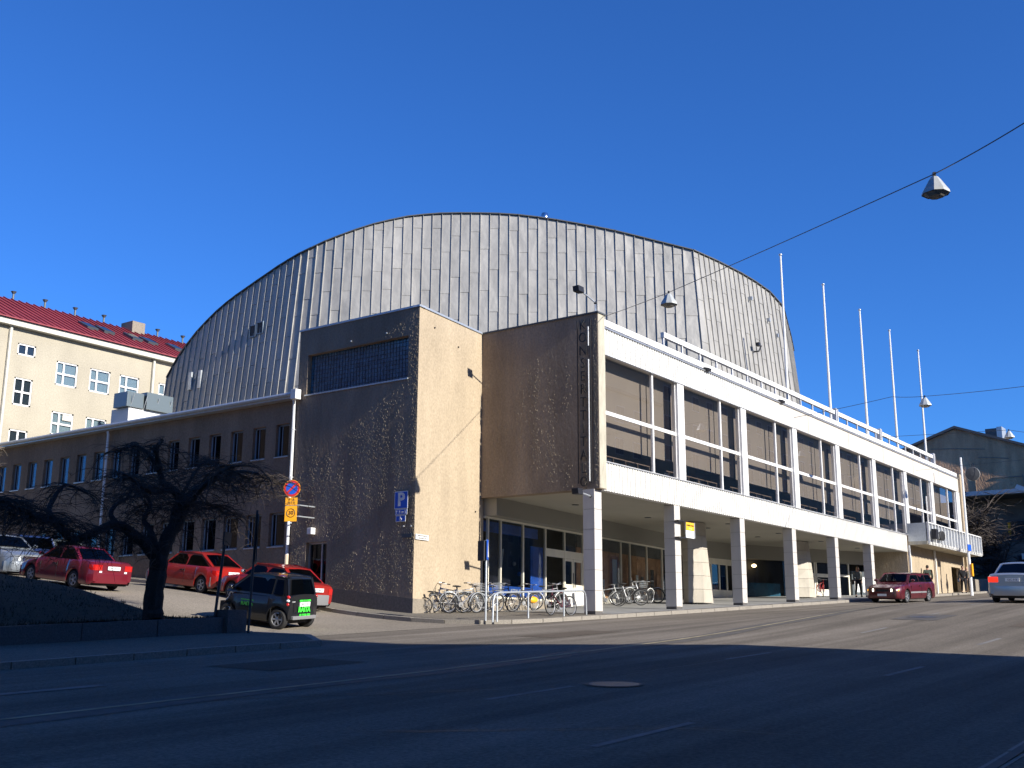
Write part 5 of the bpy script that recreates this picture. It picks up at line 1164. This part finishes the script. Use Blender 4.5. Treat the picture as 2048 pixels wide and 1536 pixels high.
    for sg in (-1, 1):
        for i in range(len(edges)-1):
            def bx_(ed, v, side):
                if ed[0] == 'f': return lx(v, xw0, xw1)-.11
                if ed[0] == 'r': return lx(v, xr0, xr1)+.13
                xp = lx(ed[1], xw1, xr1); return xp-.035 if side else xp+.035
            a, b = edges[i], edges[i+1]
            q = []
            for v, ed, sd_ in ((v0, a, 0), (v1, a, 0), (v1, b, 1), (v0, b, 1)):
                yy_ = sg*(W_(0, zz(v))+.012); xx = bx_(ed, v, 0) if ed is a else bx_(ed, v, 1)
                if ed is a and ed[0] == 'p': xx = lx(ed[1], xw1, xr1)-.035
                if ed is b and ed[0] == 'p': xx = lx(ed[1], xw1, xr1)+.035
                q.append((xx, yy_, zz(v)))
            o = obj('side_window', MB().add(q, [(0, 1, 2, 3)]), 'car_glass', e)
            q2 = [(p[0], p[1]-sg*.006, p[2]) for p in q]; cx_ = sum(p[0] for p in q2)/4; cz_ = sum(p[2] for p in q2)/4
            obj('window_rubber', MB().add([(cx_+(p[0]-cx_)*1.04, p[1], cz_+(p[2]-cz_)*1.07) for p in q2], [(0, 1, 2, 3)]), 'car_dark', o)
    for nm, (xa, za, wa), (xb_, zb_, wb_), sg in (('windscreen', (xw0, zc0, hb), (xw1, Ht-.045, ht), 1), ('rear_window', (xr0, zc0, hb*.96), (xr1, Ht-.05, ht*.99), -1)):
        nv = Vector((zb_-za, 0, abs(xb_-xa))).normalized(); nv = Vector((sg*abs(nv.x), 0, nv.z))
        q = []
        for v, s in ((v0+.02, -1), (v0+.02, 1), (v1+.04, 1), (v1+.04, -1)):
            p = Vector((lx(v, xa, xb_), s*(lx(v, wa, wb_)-.10), lx(v, za, zb_)))+nv*.034; q.append(p)
        mid0 = (q[0]+q[1])/2+nv*.03; mid1 = (q[2]+q[3])/2+nv*.03
        o = obj(nm, MB().add([q[0], mid0, q[1], q[2], mid1, q[3]], [(0, 1, 4, 5), (1, 2, 3, 4)]), 'car_glass', e)
        obj('window_rubber', MB().add([p-nv*.012 for p in (q[0], mid0, q[1], q[2], mid1, q[3])], [(0, 1, 4, 5), (1, 2, 3, 4)]), 'car_dark', o)
        if nm == 'rear_window' and brake: obj('brake_light', MB().obox((q[2]+q[3])/2-Vector((0, 0, .10))+nv*.012, (.01, 0, 0), (0, .15, 0), (0, 0, .025)), 'lamp_red_on', o)
    # wheels
    for cx_ in (fx_, rx_):
        for sg in (-1, 1):
            yo = sg*(W/2-.015); d = (0, sg, 0)
            wh = obj('wheel', MB().lathe((cx_, yo-sg*.19, r), d, [(0, r*.55), (0, r*.93), (.03, r), (.15, r), (.185, r*.93), (.19, r*.72), (.16, r*.66), (.10, r*.64)], 26), 'tyre', e, smooth=True)
            rm = MB().lathe((cx_, yo-sg*.09, r), d, [(0, r*.60), (.05, r*.66), (.075, r*.66), (.078, r*.60), (.03, r*.56)], 24, cap=False)
            for s in range(spokes):
                t = s*2*math.pi/spokes; c_, s_ = math.cos(t), math.sin(t)
                rm.obox((cx_+c_*r*.32, yo-sg*.035, r+s_*r*.32), (c_*r*.30, 0, s_*r*.30), (-s_*r*.085, 0, c_*r*.085), (0, .012, 0))
            rm.lathe((cx_, yo-sg*.05, r), d, [(0, r*.16), (.03, r*.16), (.035, r*.06)], 12)
            obj('rim', rm, rimm, wh); obj('brake_disc', MB().lathe((cx_, yo-sg*.11, r), d, [(0, r*.58), (.01, r*.58)], 18), 'car_dark', wh)
    # bumpers, lights, plates, mirrors, seams
    zs_r, zs_f = pz_[0], pz_[-1]
    bm_ = low_m or paint
    def bumper(sg, xe, wb2, z0, z1, nm):
        pts = []; 
        for t in range(9):
            a = -1+t/4; pts.append((xe-sg*(.10*abs(a)**2.5+(.16 if abs(a) == 1 else 0)), a*wb2))
        poly = [(p[0]+sg*.045, p[1]) for p in pts]; inner = [(xe-sg*.30, wb2), (xe-sg*.30, -wb2)]
        return obj(nm, MB().prism(poly+inner if sg > 0 else list(reversed(poly+inner)), z0, z1), bm_, e, smooth=True, bevel=.025)
    rbz = (zbot+.06, zbot+.40) if kind != 'micro' else (zbot+.12, zbot+.30)
    rb = bumper(-1, xr, W/2*.985, *rbz, 'rear_bumper'); bumper(1, xf, W/2*.975, zbot+.03, zbot+.36, 'front_bumper')
    if kind == 'micro':
        for sg in (-1, 1):
            for zz_, mm_, rr_2 in ((.70, 'lamp_red', .062), (.80, 'lamp_white', .05), (.90, 'lamp_red', .062)): obj('tail_light', MB().ell((xr+.075, sg*(W/2-.095), zz_+.02), .06, .055, rr_2*.85, 12, 8), mm_, e, smooth=True)
    else:
        tz0, tz1, tw = (zs_r-.22, zs_r-.03, .30) if kind != 'estate' else (zs_r-.50, zs_r-.06, .14)
        if kind == 'hatch': tw = .20; tz0, tz1 = zs_r-.26, zs_r-.06
        for sg in (-1, 1):
            tl = MB().prism([(xr-.012, sg*(W/2*.87-tw)), (xr-.012, sg*(W/2*.87-.02)), (xr+.03, sg*(W/2*.87+.035)), (xr+.20, sg*(W/2*.93+.03)), (xr+.20, sg*(W/2*.80))], tz0, tz1)
            obj('tail_light', tl, 'lamp_red_on' if brake else 'lamp_red', e, smooth=True, bevel=.01)
            if kind == 'sedan' and not brake: obj('reverse_light', MB().box(xr-.016, xr-.002, min(sg*(W/2*.87-tw), sg*(W/2*.87-tw+.1)), max(sg*(W/2*.87-tw), sg*(W/2*.87-tw+.1)), tz0-.07, tz0-.01), 'lamp_white', e)
    if plate:
        pzz = zbot+.55 if kind != 'micro' else .72
        if kind == 'sedan': pzz = zs_r-.13
        pp_ = obj('number_plate', MB().box(xr-.05, xr-.02, -.24, .24, pzz-.06, pzz+.06), 'plate_white' if not low_m == 'dirty' else 'bumper_grey', e)
        text('plate_text', plate, .095, (xr-.052, 0, pzz), (0, -1, 0), (0, 0, 1), 'sign_black', pp_, ext=.001)
        obj('number_plate', MB().box(xf+.045, xf+.055, -.23, .23, zbot+.14, zbot+.25), 'plate_white', e)
    hm_ = 'headlight_on' if headon else 'lamp_white'
    for sg in (-1, 1):
        yy = W/2*.80
        hl = MB().prism([(xf-.02, sg*(yy-.30)), (xf+.012, sg*(yy-.28)), (xf-.035, sg*(yy-.02)), (xf-.17, sg*(yy+.065)), (xf-.22, sg*(yy+.03))], zs_f-.17, zs_f-.03); obj('headlight', hl, hm_, e, smooth=True, bevel=.008)
        if headon: obj('indicator', MB().ell((xf-.13, sg*(yy+.06), zs_f-.10), .06, .03, .05, 8, 6), 'lamp_amber', e)
        mm_ = MB().ell((xw0-.30, sg*(hb+.14), zc+.10), .07, .10, .065, 10, 8); mr = obj('mirror', mm_, paint if mirrors == 'same' else mirrors, e, smooth=True)
        obj('mirror_glass', MB().lathe((xw0-.355, sg*(hb+.14), zc+.10), (-1, 0, 0), [(0, .058), (.012, .055)], 10), 'chrome', mr)
        yb_ = sg*(W/2+.003)
        seams = [lx(p, xw1, xr1) for p in pillars]+[xw0-.25]
        for q_, sx_ in enumerate(seams):
            sm = MB(); sm.box(sx_-.006, sx_+.006, min(yb_, yb_-sg*.02), max(yb_, yb_-sg*.02), zbot+.12, lerp(sx_, px_, pz_)-.12); obj('door_seam', sm, 'car_dark', body)
        if kind != 'micro': obj('door_handle', MB().box(seams[0]+.08, seams[0]+.24, min(yb_-sg*.02, yb_+sg*.018), max(yb_-sg*.02, yb_+sg*.018), zc-.20, zc-.165), 'car_dark', e)
        if lower: obj('side_strip', MB().box(rx_+ra+.02, fx_-ra-.02, min(yb_-sg*.015, yb_+sg*.012), max(yb_-sg*.015, yb_+sg*.012), zbot+.27, zbot+.35), lower, e)
    gr_ = MB().box(xf-.01, xf+.022, -.32, .32, zs_f-.16, zs_f-.05)
    g_ = obj('grille', gr_, 'car_dark', e)
    if lights == 'chrome':
        for k2 in range(4): obj('grille_bar', MB().box(xf+.02, xf+.035, -.31, .31, zs_f-.16+k2*.034, zs_f-.148+k2*.034), 'chrome', g_)
        obj('grille_bar', MB().box(xf+.02, xf+.038, -.34, -.31, zs_f-.17, zs_f-.02).box(xf+.02, xf+.038, .31, .34, zs_f-.17, zs_f-.02).box(xf+.0, xf+.038, -.34, .34, zs_f-.04, zs_f-.01), 'chrome', g_)
    inn = MB().box(xr0*.6, xw0*.5, -hb+.12, hb-.12, zbot+.3, zc-.05)
    for sx_ in (xw1-.35, xr1+.25 if kind != 'micro' else xw1-.4):
        for sg in (-1, 1): inn.box(sx_-.08, sx_+.05, sg*.38-.22, sg*.38+.22, zc-.3, zc+.25); inn.box(sx_-.05, sx_+.02, sg*.38-.11, sg*.38+.11, zc+.27, zc+.42)
    obj('interior', inn, 'car_dark', e)
    place(e, x, y, hd, L, scl)
    return e, dict(xr=xr, xf=xf, W=W)
HY = R(90)
# black two-seater
sm_, q = car('tiny black two seater with bright green lettering parked at the street corner', 21.15, 23.62, R(101), 2.40, 1.50, 1.50, 1.76, .28, .285,
        [(-1.2, .95), (-1.1, .97), (-.2, .95), (.6, .93), (.86, .86), (1.04, .70), (1.2, .50)], (1.04, .36, -1.0, -1.14, .96, .715, .555), 'paint_black', scl=.95, kind='micro', plate='AKY-350', pillars=(.72,), spokes=6)
yr_ = -1.20
obj('rear_hatch', MB().add([(yr_-.012, -.46, .50), (yr_-.012, .46, .50), (yr_-.004, .50, .93), (yr_-.004, -.50, .93)], [(0, 1, 2, 3)]), 'paint_black', sm_)
d_ = obj('green_strip', MB().box(yr_-.045, yr_-.03, -.26, .26, .80, .845), 'neon_green', sm_); text('lettering', 'WWW.RAITA', .04, (yr_-.047, 0, .822), (0, -1, 0), (0, 0, 1), 'sign_black', d_, ext=.0006)
text('lettering', 'RAITA', .20, (yr_-.036, 0, .57), (0, -1, 0), (0, 0, 1), 'neon_green', sm_, ext=.002, bold=.010)
text('phone_number', '02 2330 500', .10, (yr_-.065, 0, .415), (0, -1, 0), (0, 0, 1), 'neon_green', sm_, ext=.002, bold=.004)
text('badge', 'smart', .06, (yr_-.03, .52, .80), (0, -1, 0), (0, 0, 1), 'plate_white', sm_, ext=.001)
text('lettering', 'RAITA', .15, (.22, .765, .62), (-1, 0, 0), (0, 0, 1), 'shaded_green', sm_, ext=.002, bold=.004); 
obj('green_strip', MB().box(.0, .44, .757, .762, .72, .745), 'shaded_green', sm_)
obj('tailpipe_valance', MB().box(yr_-.075, yr_+.1, -.55, .55, .30, .40), 'bumper_grey', sm_, bevel=.02)
obj('third_brake_light', MB().box(yr_+.14, yr_+.18, -.14, .14, 1.36, 1.39), 'lamp_red', sm_)
PS = [(-2.1, .93), (-1.95, .98), (-1.35, 1.0), (.6, .95), (1.2, .88), (1.75, .78), (2.1, .66)]
car('red four door car with a grey bumper parked behind the black two seater', 25.25, 28.05, R(91), 4.15, 1.64, 1.38, 2.52, .82, .29,
    [(-2.1, .86), (-1.9, .93), (-1.2, .94), (.65, .90), (1.2, .84), (1.75, .74), (2.1, .62)], (.95, .35, -1.0, -1.75, .92, .76, .58), 'paint_red', scl=.96, lower='bumper_grey', low_m='bumper_grey', plate='TPL-842', pillars=(.48,), mirrors='paint_silver')
car('red three door hatchback with grey lower bumper parked by the shaded wing', 25.30, 32.15, R(91), 4.05, 1.64, 1.41, 2.52, .80, .29,
    [(-2.05, .90), (-1.92, .95), (-1.3, .95), (.6, .91), (1.2, .84), (1.7, .74), (2.05, .62)], (.92, .30, -.95, -1.85, .93, .76, .57), 'paint_red', scl=.96, low_m='bumper_grey', plate='CZH-254', pillars=(.52,), mirrors='paint_silver')
car('maroon saloon with bright red tail lamps heading up the side street', 20.4, 31.9, R(91), 4.45, 1.70, 1.40, 2.55, .90, .30,
    [(-2.22, .90), (-2.1, .97), (-1.45, .98), (.6, .93), (1.2, .86), (1.85, .74), (2.22, .60)], (1.0, .30, -.75, -1.45, .95, .77, .58), 'paint_maroon', kind='sedan', scl=.9, plate='BIU-834', pillars=(.5,))
car('silver blue saloon with a chrome grille facing down the side street at the left edge', 20.7, 37.1, R(-91), 4.7, 1.76, 1.42, 2.8, .88, .31,
    [(-2.3, .88), (-2.1, .98), (-1.4, 1.0), (.7, .96), (1.3, .92), (2.0, .86), (2.35, .76)], (1.05, .40, -.75, -1.5, .98, .80, .60), 'paint_silver', kind='sedan', lights='chrome', pillars=(.5,))
car('dark blue estate car with lit red tail lamps beyond the maroon saloon', 23.0, 40.6, R(91), 4.6, 1.75, 1.50, 2.7, .90, .31,
    [(-2.3, .98), (-2.2, 1.0), (.7, .96), (1.3, .90), (1.9, .80), (2.3, .68)], (1.05, .45, -1.9, -2.2, .98, .80, .64), 'paint_navy', kind='estate', brake=True, pillars=(.33, .68))
car('grey green car parked behind the maroon saloon, mostly hidden', 25.2, 41.2, R(90), 4.3, 1.70, 1.42, 2.6, .85, .30,
    [(-2.15, .92), (-2.0, .97), (-1.3, .97), (.6, .93), (1.2, .86), (1.8, .76), (2.15, .64)], (.95, .35, -1.0, -1.9, .95, .78, .59), 'paint_grey', pillars=(.5,))
car('wine red estate car with its headlights on coming down the main street', 58.0, 17.45, R(174), 4.7, 1.80, 1.47, 2.76, .92, .32,
    [(-2.35, .98), (-2.25, 1.02), (.7, .97), (1.3, .92), (1.95, .84), (2.35, .72)], (1.15, .50, -1.95, -2.25, 1.0, .82, .66), 'paint_wine', lower='bumper_grey', kind='estate', headon=True, pillars=(.34, .68), low_m=None, name='moving_car', group='cars on the main street')
car('silver blue saloon with glowing brake lights driving away at the right edge', 45.6, 9.1, R(1), 4.6, 1.80, 1.46, 2.7, .90, .32,
    [(-2.3, .96), (-2.15, 1.04), (-1.5, 1.03), (.7, .97), (1.3, .92), (1.95, .82), (2.3, .70)], (1.1, .45, -.95, -1.75, 1.0, .82, .62), 'paint_pale', lower='bumper_grey', kind='sedan', brake=True, plate='OJC-918', pillars=(.5,), name='moving_car', group='cars on the main street')

# ================================================================== bicycles
def bicycle(label, x, y, hd, lean=0.0, fr_m='dark_metal', steer=.2, basket=False, guard=None, s=1.0, extra=None, group='bicycles parked by the hall'):
    e = empty('bicycle', (x, y, 0), label, 'bicycle', group, static=False)
    rw_ = .335; xb, xf = -.52, .53
    for cx_, st in ((xb, 0), (xf, steer)):
        ax = Vector((-math.sin(st), math.cos(st), 0)); c = Vector((cx_, 0, rw_))
        w_ = obj('wheel', MB().torus(c, ax, rw_-.018, .020, 28, 6), 'tyre', e, smooth=True)
        sp_ = MB().torus(c, ax, rw_-.045, .010, 24, 4); tx = Vector((ax.y, -ax.x, 0))
        for k in range(14):
            t = k*math.pi*2/14; dv = tx*math.cos(t)+Vector((0, 0, math.sin(t))); sp_.tube([c+ax*(.02 if k % 2 else -.02), c+dv*(rw_-.045)], .0022, 3, cap=False)
        sp_.tube([c-ax*.035, c+ax*.035], .018, 8); obj('spokes', sp_, 'alu', w_)
        if guard:
            gd = MB(); P_ = [c+(tx*math.cos(t)+Vector((0, 0, math.sin(t))))*(rw_+.03) for t in [math.pi*(.05+.9*k/10) for k in range(11)]]; gd.tube(P_, .018, 5); obj('mudguard', gd, guard, w_)
    bb = (-.08, 0, .29); seat = (-.24, 0, .80); hd_t = (.34, 0, .86); hd_b = (.39, 0, .70)
    f = MB().tube([bb, seat], .017, 6); f.tube([bb, hd_b], .020, 6); f.tube([seat, (-.22, 0, .74), (.345, 0, .83)], .016, 6) if not basket else f.tube([(-.17, 0, .52), (.37, 0, .77)], .017, 6); f.tube([hd_b, hd_t], .020, 6)
    for s_ in (-.045, .045): f.tube([bb, (xb, s_, rw_)], .010, 5); f.tube([(-.22, 0, .72), (xb, s_, rw_)], .009, 5)
    obj('frame', f, fr_m, e, smooth=True)
    cs, sn = math.cos(steer), math.sin(steer)
    fk = MB().tube([(.39, 0, .70), (xf-.02, -.05, rw_+.05), (xf, -.05, rw_)], .011, 5); fk.tube([(.39, 0, .70), (xf-.02, .05, rw_+.05), (xf, .05, rw_)], .011, 5); fk.tube([hd_t, (.33, 0, .96)], .014, 5); obj('fork', fk, fr_m, e, smooth=True)
    hb_ = MB().tube([(.30-.22*sn*0-.16, -.27, .99), (.34, -.24, 1.0), (.36, 0, .98), (.34, .24, 1.0), (.30-.16, .27, .99)], .012, 6); ho = obj('handlebar', hb_, 'alu', e, smooth=True)
    for s_ in (-1, 1): obj('grip', MB().tube([(.10, s_*.275, .985), (.22, s_*.262, .995)], .018, 6), 'tyre', ho)
    obj('saddle', MB().ell((-.27, 0, .90), .14, .075, .032, 12, 6).tube([(-.24, 0, .78), (-.26, 0, .89)], .014, 6), 'tyre', e, smooth=True)
    cr = MB().lathe((-.08, -.04, .29), (0, -1, 0), [(0, .09), (.008, .09)], 18); cr.tube([(-.08, -.07, .29), (.03, -.07, .17)], .010, 5); cr.tube([(-.08, .06, .29), (-.19, .06, .41)], .010, 5); cr.box(-.02, .08, -.15, -.07, .155, .18); cr.box(-.24, -.14, .07, .15, .40, .425); obj('crank', cr, 'alu', e)
    obj('chain', MB().tube([(-.08, -.05, .38), (xb, -.05, rw_+.035)], .005, 4).tube([(-.08, -.05, .20), (xb, -.05, rw_-.035)], .005, 4), 'dark_metal', e)
    if basket:
        bk_ = MB()
        for z in (.76, .84, .92, 1.0):
            q_ = .03*(z-.76)/.24; bk_.tube([(.44-q_, -.15-q_, z), (.72+q_, -.15-q_, z), (.72+q_, .15+q_, z), (.44-q_, .15+q_, z), (.44-q_, -.15-q_, z)], .005, 4)
        for k in range(10):
            for s_ in (-1, 1): bk_.tube([(.44+k*.03, s_*.15, .76), (.44+k*.031, s_*.18, 1.0)], .0035, 3)
        bk_.box(.44, .72, -.15, .15, .755, .765); obj('basket', bk_, 'galv', e)
    if guard: obj('luggage_rack', MB().tube([(-.28, -.06, .72), (-.72, -.06, .71), (-.72, .06, .71), (-.28, .06, .72)], .007, 4).tube([(-.70, .06, .71), (xb, .05, rw_)], .006, 4).tube([(-.70, -.06, .71), (xb, -.05, rw_)], .006, 4), 'galv', e)
    if extra == 'bag': obj('orange_bag', MB().ell((.45, .02, .42), .24, .12, .13, 14, 8), 'sign_orange', e, smooth=True)
    if extra == 'childseat': obj('child_seat', MB().box(-.62, -.36, -.15, .15, .74, .80).obox((-.64, 0, .96), (.02, 0, .0), (0, .15, 0), (-.05, 0, .2)), 'paper_white', e, bevel=.02)
    fx = Vector((math.cos(hd), math.sin(hd), 0)); ly = Vector((-fx.y, fx.x, 0)); uz = Vector((0, 0, 1)); A_ = Matrix.Rotation(lean, 3, fx); ly = A_ @ ly; uz = A_ @ uz
    mm = Matrix((fx, ly, uz)).transposed().to_4x4() @ Matrix.Scale(s, 4); mm.translation = Vector((x, y, gnd(x, y)+H+.004)); e.matrix_world = mm
    return e
TW = R(6.5)
bicycle('small dark bicycle seen end on at the left end of the sunlit wall', 29.05, 24.15, R(-62), .12, 'bumper_grey', -.3, s=.8)
bicycle('silver bicycle with front wheel turned out, leaning on the sunlit wall', 30.15, 23.95, R(-28), .16, 'alu', .4, guard='galv')
bicycle('grey bicycle with a wire basket in the cluster at the wall', 30.6, 24.3, R(-35), .14, 'galv', -.3, basket=True, guard='galv')
bicycle('dark blue bicycle behind the silver one at the wall', 29.9, 24.35, R(150), -.14, 'paint_navy', .3, guard='tyre')
bicycle('pale bicycle in the wall cluster with white wheel rims nearest the shop window', 31.2, 23.9, R(-40), .14, 'paint_silver', .5, guard='galv', basket=True)
bicycle('black bicycle leaning before the dark shop window, left of the banner', 32.7, 24.3, R(-35), .12, 'dark_metal', .3, guard='tyre')
bicycle('bicycle with an orange bag before the poster strip of the shop window', 34.6, 24.5, R(-10), .10, 'tyre', .2, extra='bag')
bicycle('silver bicycle with mudguards just left of the white door panel', 36.2, 24.5, R(-40), .12, 'alu', .4, guard='paper_white')
bicycle('dark red mountain bicycle leaning on the pipe barrier at the kerb', 30.95, 20.42, R(174), .10, 'paint_wine', .15)
bicycle('white bicycle with child seat just right of the first column', 40.2, 24.2, R(-70), .08, 'paper_white', .3, extra='childseat', s=.9)
bicycle('silver bicycle facing the street under the arcade', 41.6, 24.0, R(-65), .10, 'alu', .3, guard='dark_metal')
bicycle('black bicycle with a luggage rack in the arcade group', 42.4, 24.4, R(-50), .10, 'tyre', .2, guard='tyre', basket=True)
bicycle('dark bicycle with white rims broadside in the arcade group', 43.6, 24.6, R(-30), .10, 'dark_metal', .5, guard='paper_white')
bicycle('grey bicycle at the right end of the arcade group', 44.9, 25.0, R(-55), .10, 'paint_grey', .2, guard='galv', extra='childseat')
bicycle('bright red bicycle beside the second tapered pylon', 60.6, 22.7, R(5), .12, 'paint_red', .2, guard='paint_red')

# ================================================================== people
mat('skin', (0.42, 0.24, 0.17), .6); mat('hair_fair', (0.36, 0.25, 0.12), .8); mat('hair_dark', (0.03, 0.022, 0.018), .8)
for n_, c_ in dict(cloth_green=(0.05, 0.065, 0.05), cloth_black=(0.012, 0.012, 0.015), cloth_grey=(0.13, 0.14, 0.13), cloth_khaki=(0.16, 0.13, 0.08), cloth_wine=(0.13, 0.02, 0.03), cloth_pale=(0.42, 0.40, 0.36), cloth_jeans=(0.04, 0.06, 0.11)).items(): mat(n_, c_, .9, noise=(8, .2, (1, 1, 1)))
def skinmesh(name, verts, edges, rad, m, parent, root=0, lev=2):
    me = bpy.data.meshes.new(name); me.from_pydata(verts, edges, []); me.materials.append(MATS[m])
    o = bpy.data.objects.new(name, me); link(o, parent)
    o.modifiers.new('Skin', 'SKIN'); sv = me.skin_vertices
    if not sv: 
        bm = bmesh.new(); bm.from_mesh(me); bm.verts.layers.skin.verify(); bm.to_mesh(me); bm.free()
    sv = me.skin_vertices[0].data
    for i, r_ in enumerate(rad):
        sv[i].radius = (r_, r_) if not isinstance(r_, tuple) else r_; sv[i].use_root = (i == root)
    o.modifiers.new('Sub', 'SUBSURF').levels = lev; o.modifiers['Sub'].render_levels = lev
    for p in me.polygons: p.use_smooth = True
    return o
def person(label, x, y, hd, ht, jacket, trousers, hair, stride=.22, bag=None, arm=.1, head_turn=0, scarf=None):
    e = empty('person', (x, y, 0), label, 'person', 'people walking by the hall', static=False); k = ht/1.75
    s = stride
    J = dict(pel=(0, 0, .95), wa=(0, 0, 1.10), ch=(.01, 0, 1.32), ne=(.015, 0, 1.47), hd=(.03, 0, 1.56), ht=(.03, 0, 1.66))
    for sg, n_ in ((1, 'l'), (-1, 'r')):
        f = s*sg
        J[n_+'hip'] = (0, sg*.09, .90); J[n_+'kn'] = (f*.55+.05, sg*.095, .50); J[n_+'an'] = (f*1.05-.03, sg*.095, .10 if f > 0 else .13); J[n_+'to'] = (f*1.05+.11, sg*.10, .045 if f > 0 else .04)
        J[n_+'sh'] = (0, sg*.185, 1.40); J[n_+'el'] = (-f*.35-.03, sg*.245, 1.13); J[n_+'wr'] = (-f*.8+arm, sg*.235, .90); J[n_+'ha'] = (-f*.9+arm+.01, sg*.232, .82)
    names = list(J); V_ = [Vector(J[n])*k for n in names]; ix = {n: i for i, n in enumerate(names)}
    ed = [('pel', 'wa'), ('wa', 'ch'), ('ch', 'ne'), ('ne', 'hd'), ('hd', 'ht')]
    for n_ in 'lr': ed += [('pel', n_+'hip'), (n_+'hip', n_+'kn'), (n_+'kn', n_+'an'), (n_+'an', n_+'to'), ('ch', n_+'sh'), (n_+'sh', n_+'el'), (n_+'el', n_+'wr'), (n_+'wr', n_+'ha')]
    rd = dict(pel=.13, wa=.115, ch=.13, ne=.055, hd=.082, ht=.072)
    for n_ in 'lr': rd.update({n_+'hip': .085, n_+'kn': .058, n_+'an': .038, n_+'to': .035, n_+'sh': .06, n_+'el': .042, n_+'wr': .028, n_+'ha': .033})
    skinmesh('body', V_, [(ix[a], ix[b]) for a, b in ed], [rd[n]*k for n in names], 'skin', e)
    def sub(nm, keys, extra, m):
        kk = [n for n in keys]; id2 = {n: i for i, n in enumerate(kk)}
        return skinmesh(nm, [Vector(J[n])*k for n in kk], [(id2[a], id2[b]) for a, b in ed if a in id2 and b in id2], [(rd[n]+extra)*k for n in kk], m, e)
    jk = ['pel', 'wa', 'ch', 'ne']+[n_+t for n_ in 'lr' for t in ('sh', 'el', 'wr')]
    J2 = dict(J); J['ne'] = (.01, 0, 1.43); sub('jacket', jk, .028, jacket); J['ne'] = J2['ne']
    sub('trousers', ['pel']+[n_+t for n_ in 'lr' for t in ('hip', 'kn', 'an')], .016, trousers)
    for n_ in 'lr':
        a = Vector(J[n_+'an'])*k; b = Vector(J[n_+'to'])*k; obj('shoe', MB().ell((a+b)/2-Vector((0, 0, .03*k)), .14*k, .05*k, .048*k, 12, 8), 'cloth_black', e, smooth=True)
        h_ = Vector(J[n_+'ha'])*k; w2 = Vector(J[n_+'wr'])*k; fg = MB()
        for q_ in range(4): fg.tube([h_+Vector(((q_-1.5)*.018, 0, -.01))*k, h_+Vector(((q_-1.5)*.018+.004, 0, -.05))*k, h_+Vector(((q_-1.5)*.018+.012, 0, -.085+.006*abs(q_-1.5)))*k], .0085*k, 5)
        fg.tube([w2+Vector((.02, 0, -.03))*k, h_+Vector((.045, 0, -.02))*k, h_+Vector((.05, 0, -.05))*k], .009*k, 5); obj('fingers', fg, 'skin', e, smooth=True)
    hc = Vector((.035, 0, 1.625))*k
    hr = MB().ell(hc+Vector((-.018, 0, .02))*k, .102*k, .088*k, .112*k, 14, 10); 
    if hair == 'hair_fair': hr.ell(hc+Vector((-.06, 0, -.07))*k, .06*k, .08*k, .11*k, 10, 8)
    obj('hair', hr, hair, e, smooth=True)
    fc = MB().ell(hc+Vector((.022, 0, -.015))*k, .085*k, .072*k, .098*k, 14, 10); fc.tube([hc+Vector((.10, 0, .0))*k, hc+Vector((.122, 0, -.03))*k], .012*k, 6)
    for sg in (-1, 1): fc.ell(hc+Vector((.0, sg*.082, -.01))*k, .02*k, .012*k, .03*k, 8, 6)
    fo_ = obj('face', fc, 'skin', e, smooth=True)
    for sg in (-1, 1): obj('eye', MB().ell(hc+Vector((.10, sg*.03, .005))*k, .008*k, .012*k, .008*k, 8, 6), 'cloth_black', fo_)
    obj('mouth', MB().box((hc.x+.098*k), hc.x+.104*k, -.022*k, .022*k, hc.z-.062*k, hc.z-.054*k), 'cloth_wine', fo_)
    if bag: obj('bag', MB().box(-.16*k, .12*k, -.34*k, -.24*k, .72*k, 1.0*k), bag, e, bevel=.03)
    if scarf: obj('scarf', MB().torus(Vector((.015, 0, 1.46))*k, (0, 0, 1), .075*k, .035*k, 14, 6), scarf, e, smooth=True)
    mm = Matrix.Rotation(hd, 4, 'Z'); mm.translation = Vector((x, y, gnd(x, y)+H+.004)); e.matrix_world = mm
    return e
person('fair haired person in a grey jacket walking under the arcade by the last column', 61.95, 21.0, R(215), 1.68, 'cloth_grey', 'cloth_black', 'hair_fair', .20, bag='cloth_black')
person('person in a dark green coat walking up the pavement behind the wine red estate car', 70.9, 19.65, R(20), 1.80, 'cloth_green', 'cloth_black', 'hair_dark', .16)
person('person in a long black coat beside the pale pole at the far end', 76.6, 19.0, R(200), 1.78, 'cloth_black', 'cloth_black', 'hair_dark', .18, bag='cloth_jeans')
person('person in an olive jacket half hidden behind the silver saloon', 79.6, 18.4+1.1, R(200), 1.72, 'cloth_khaki', 'cloth_black', 'hair_fair', .18, bag='cloth_wine')
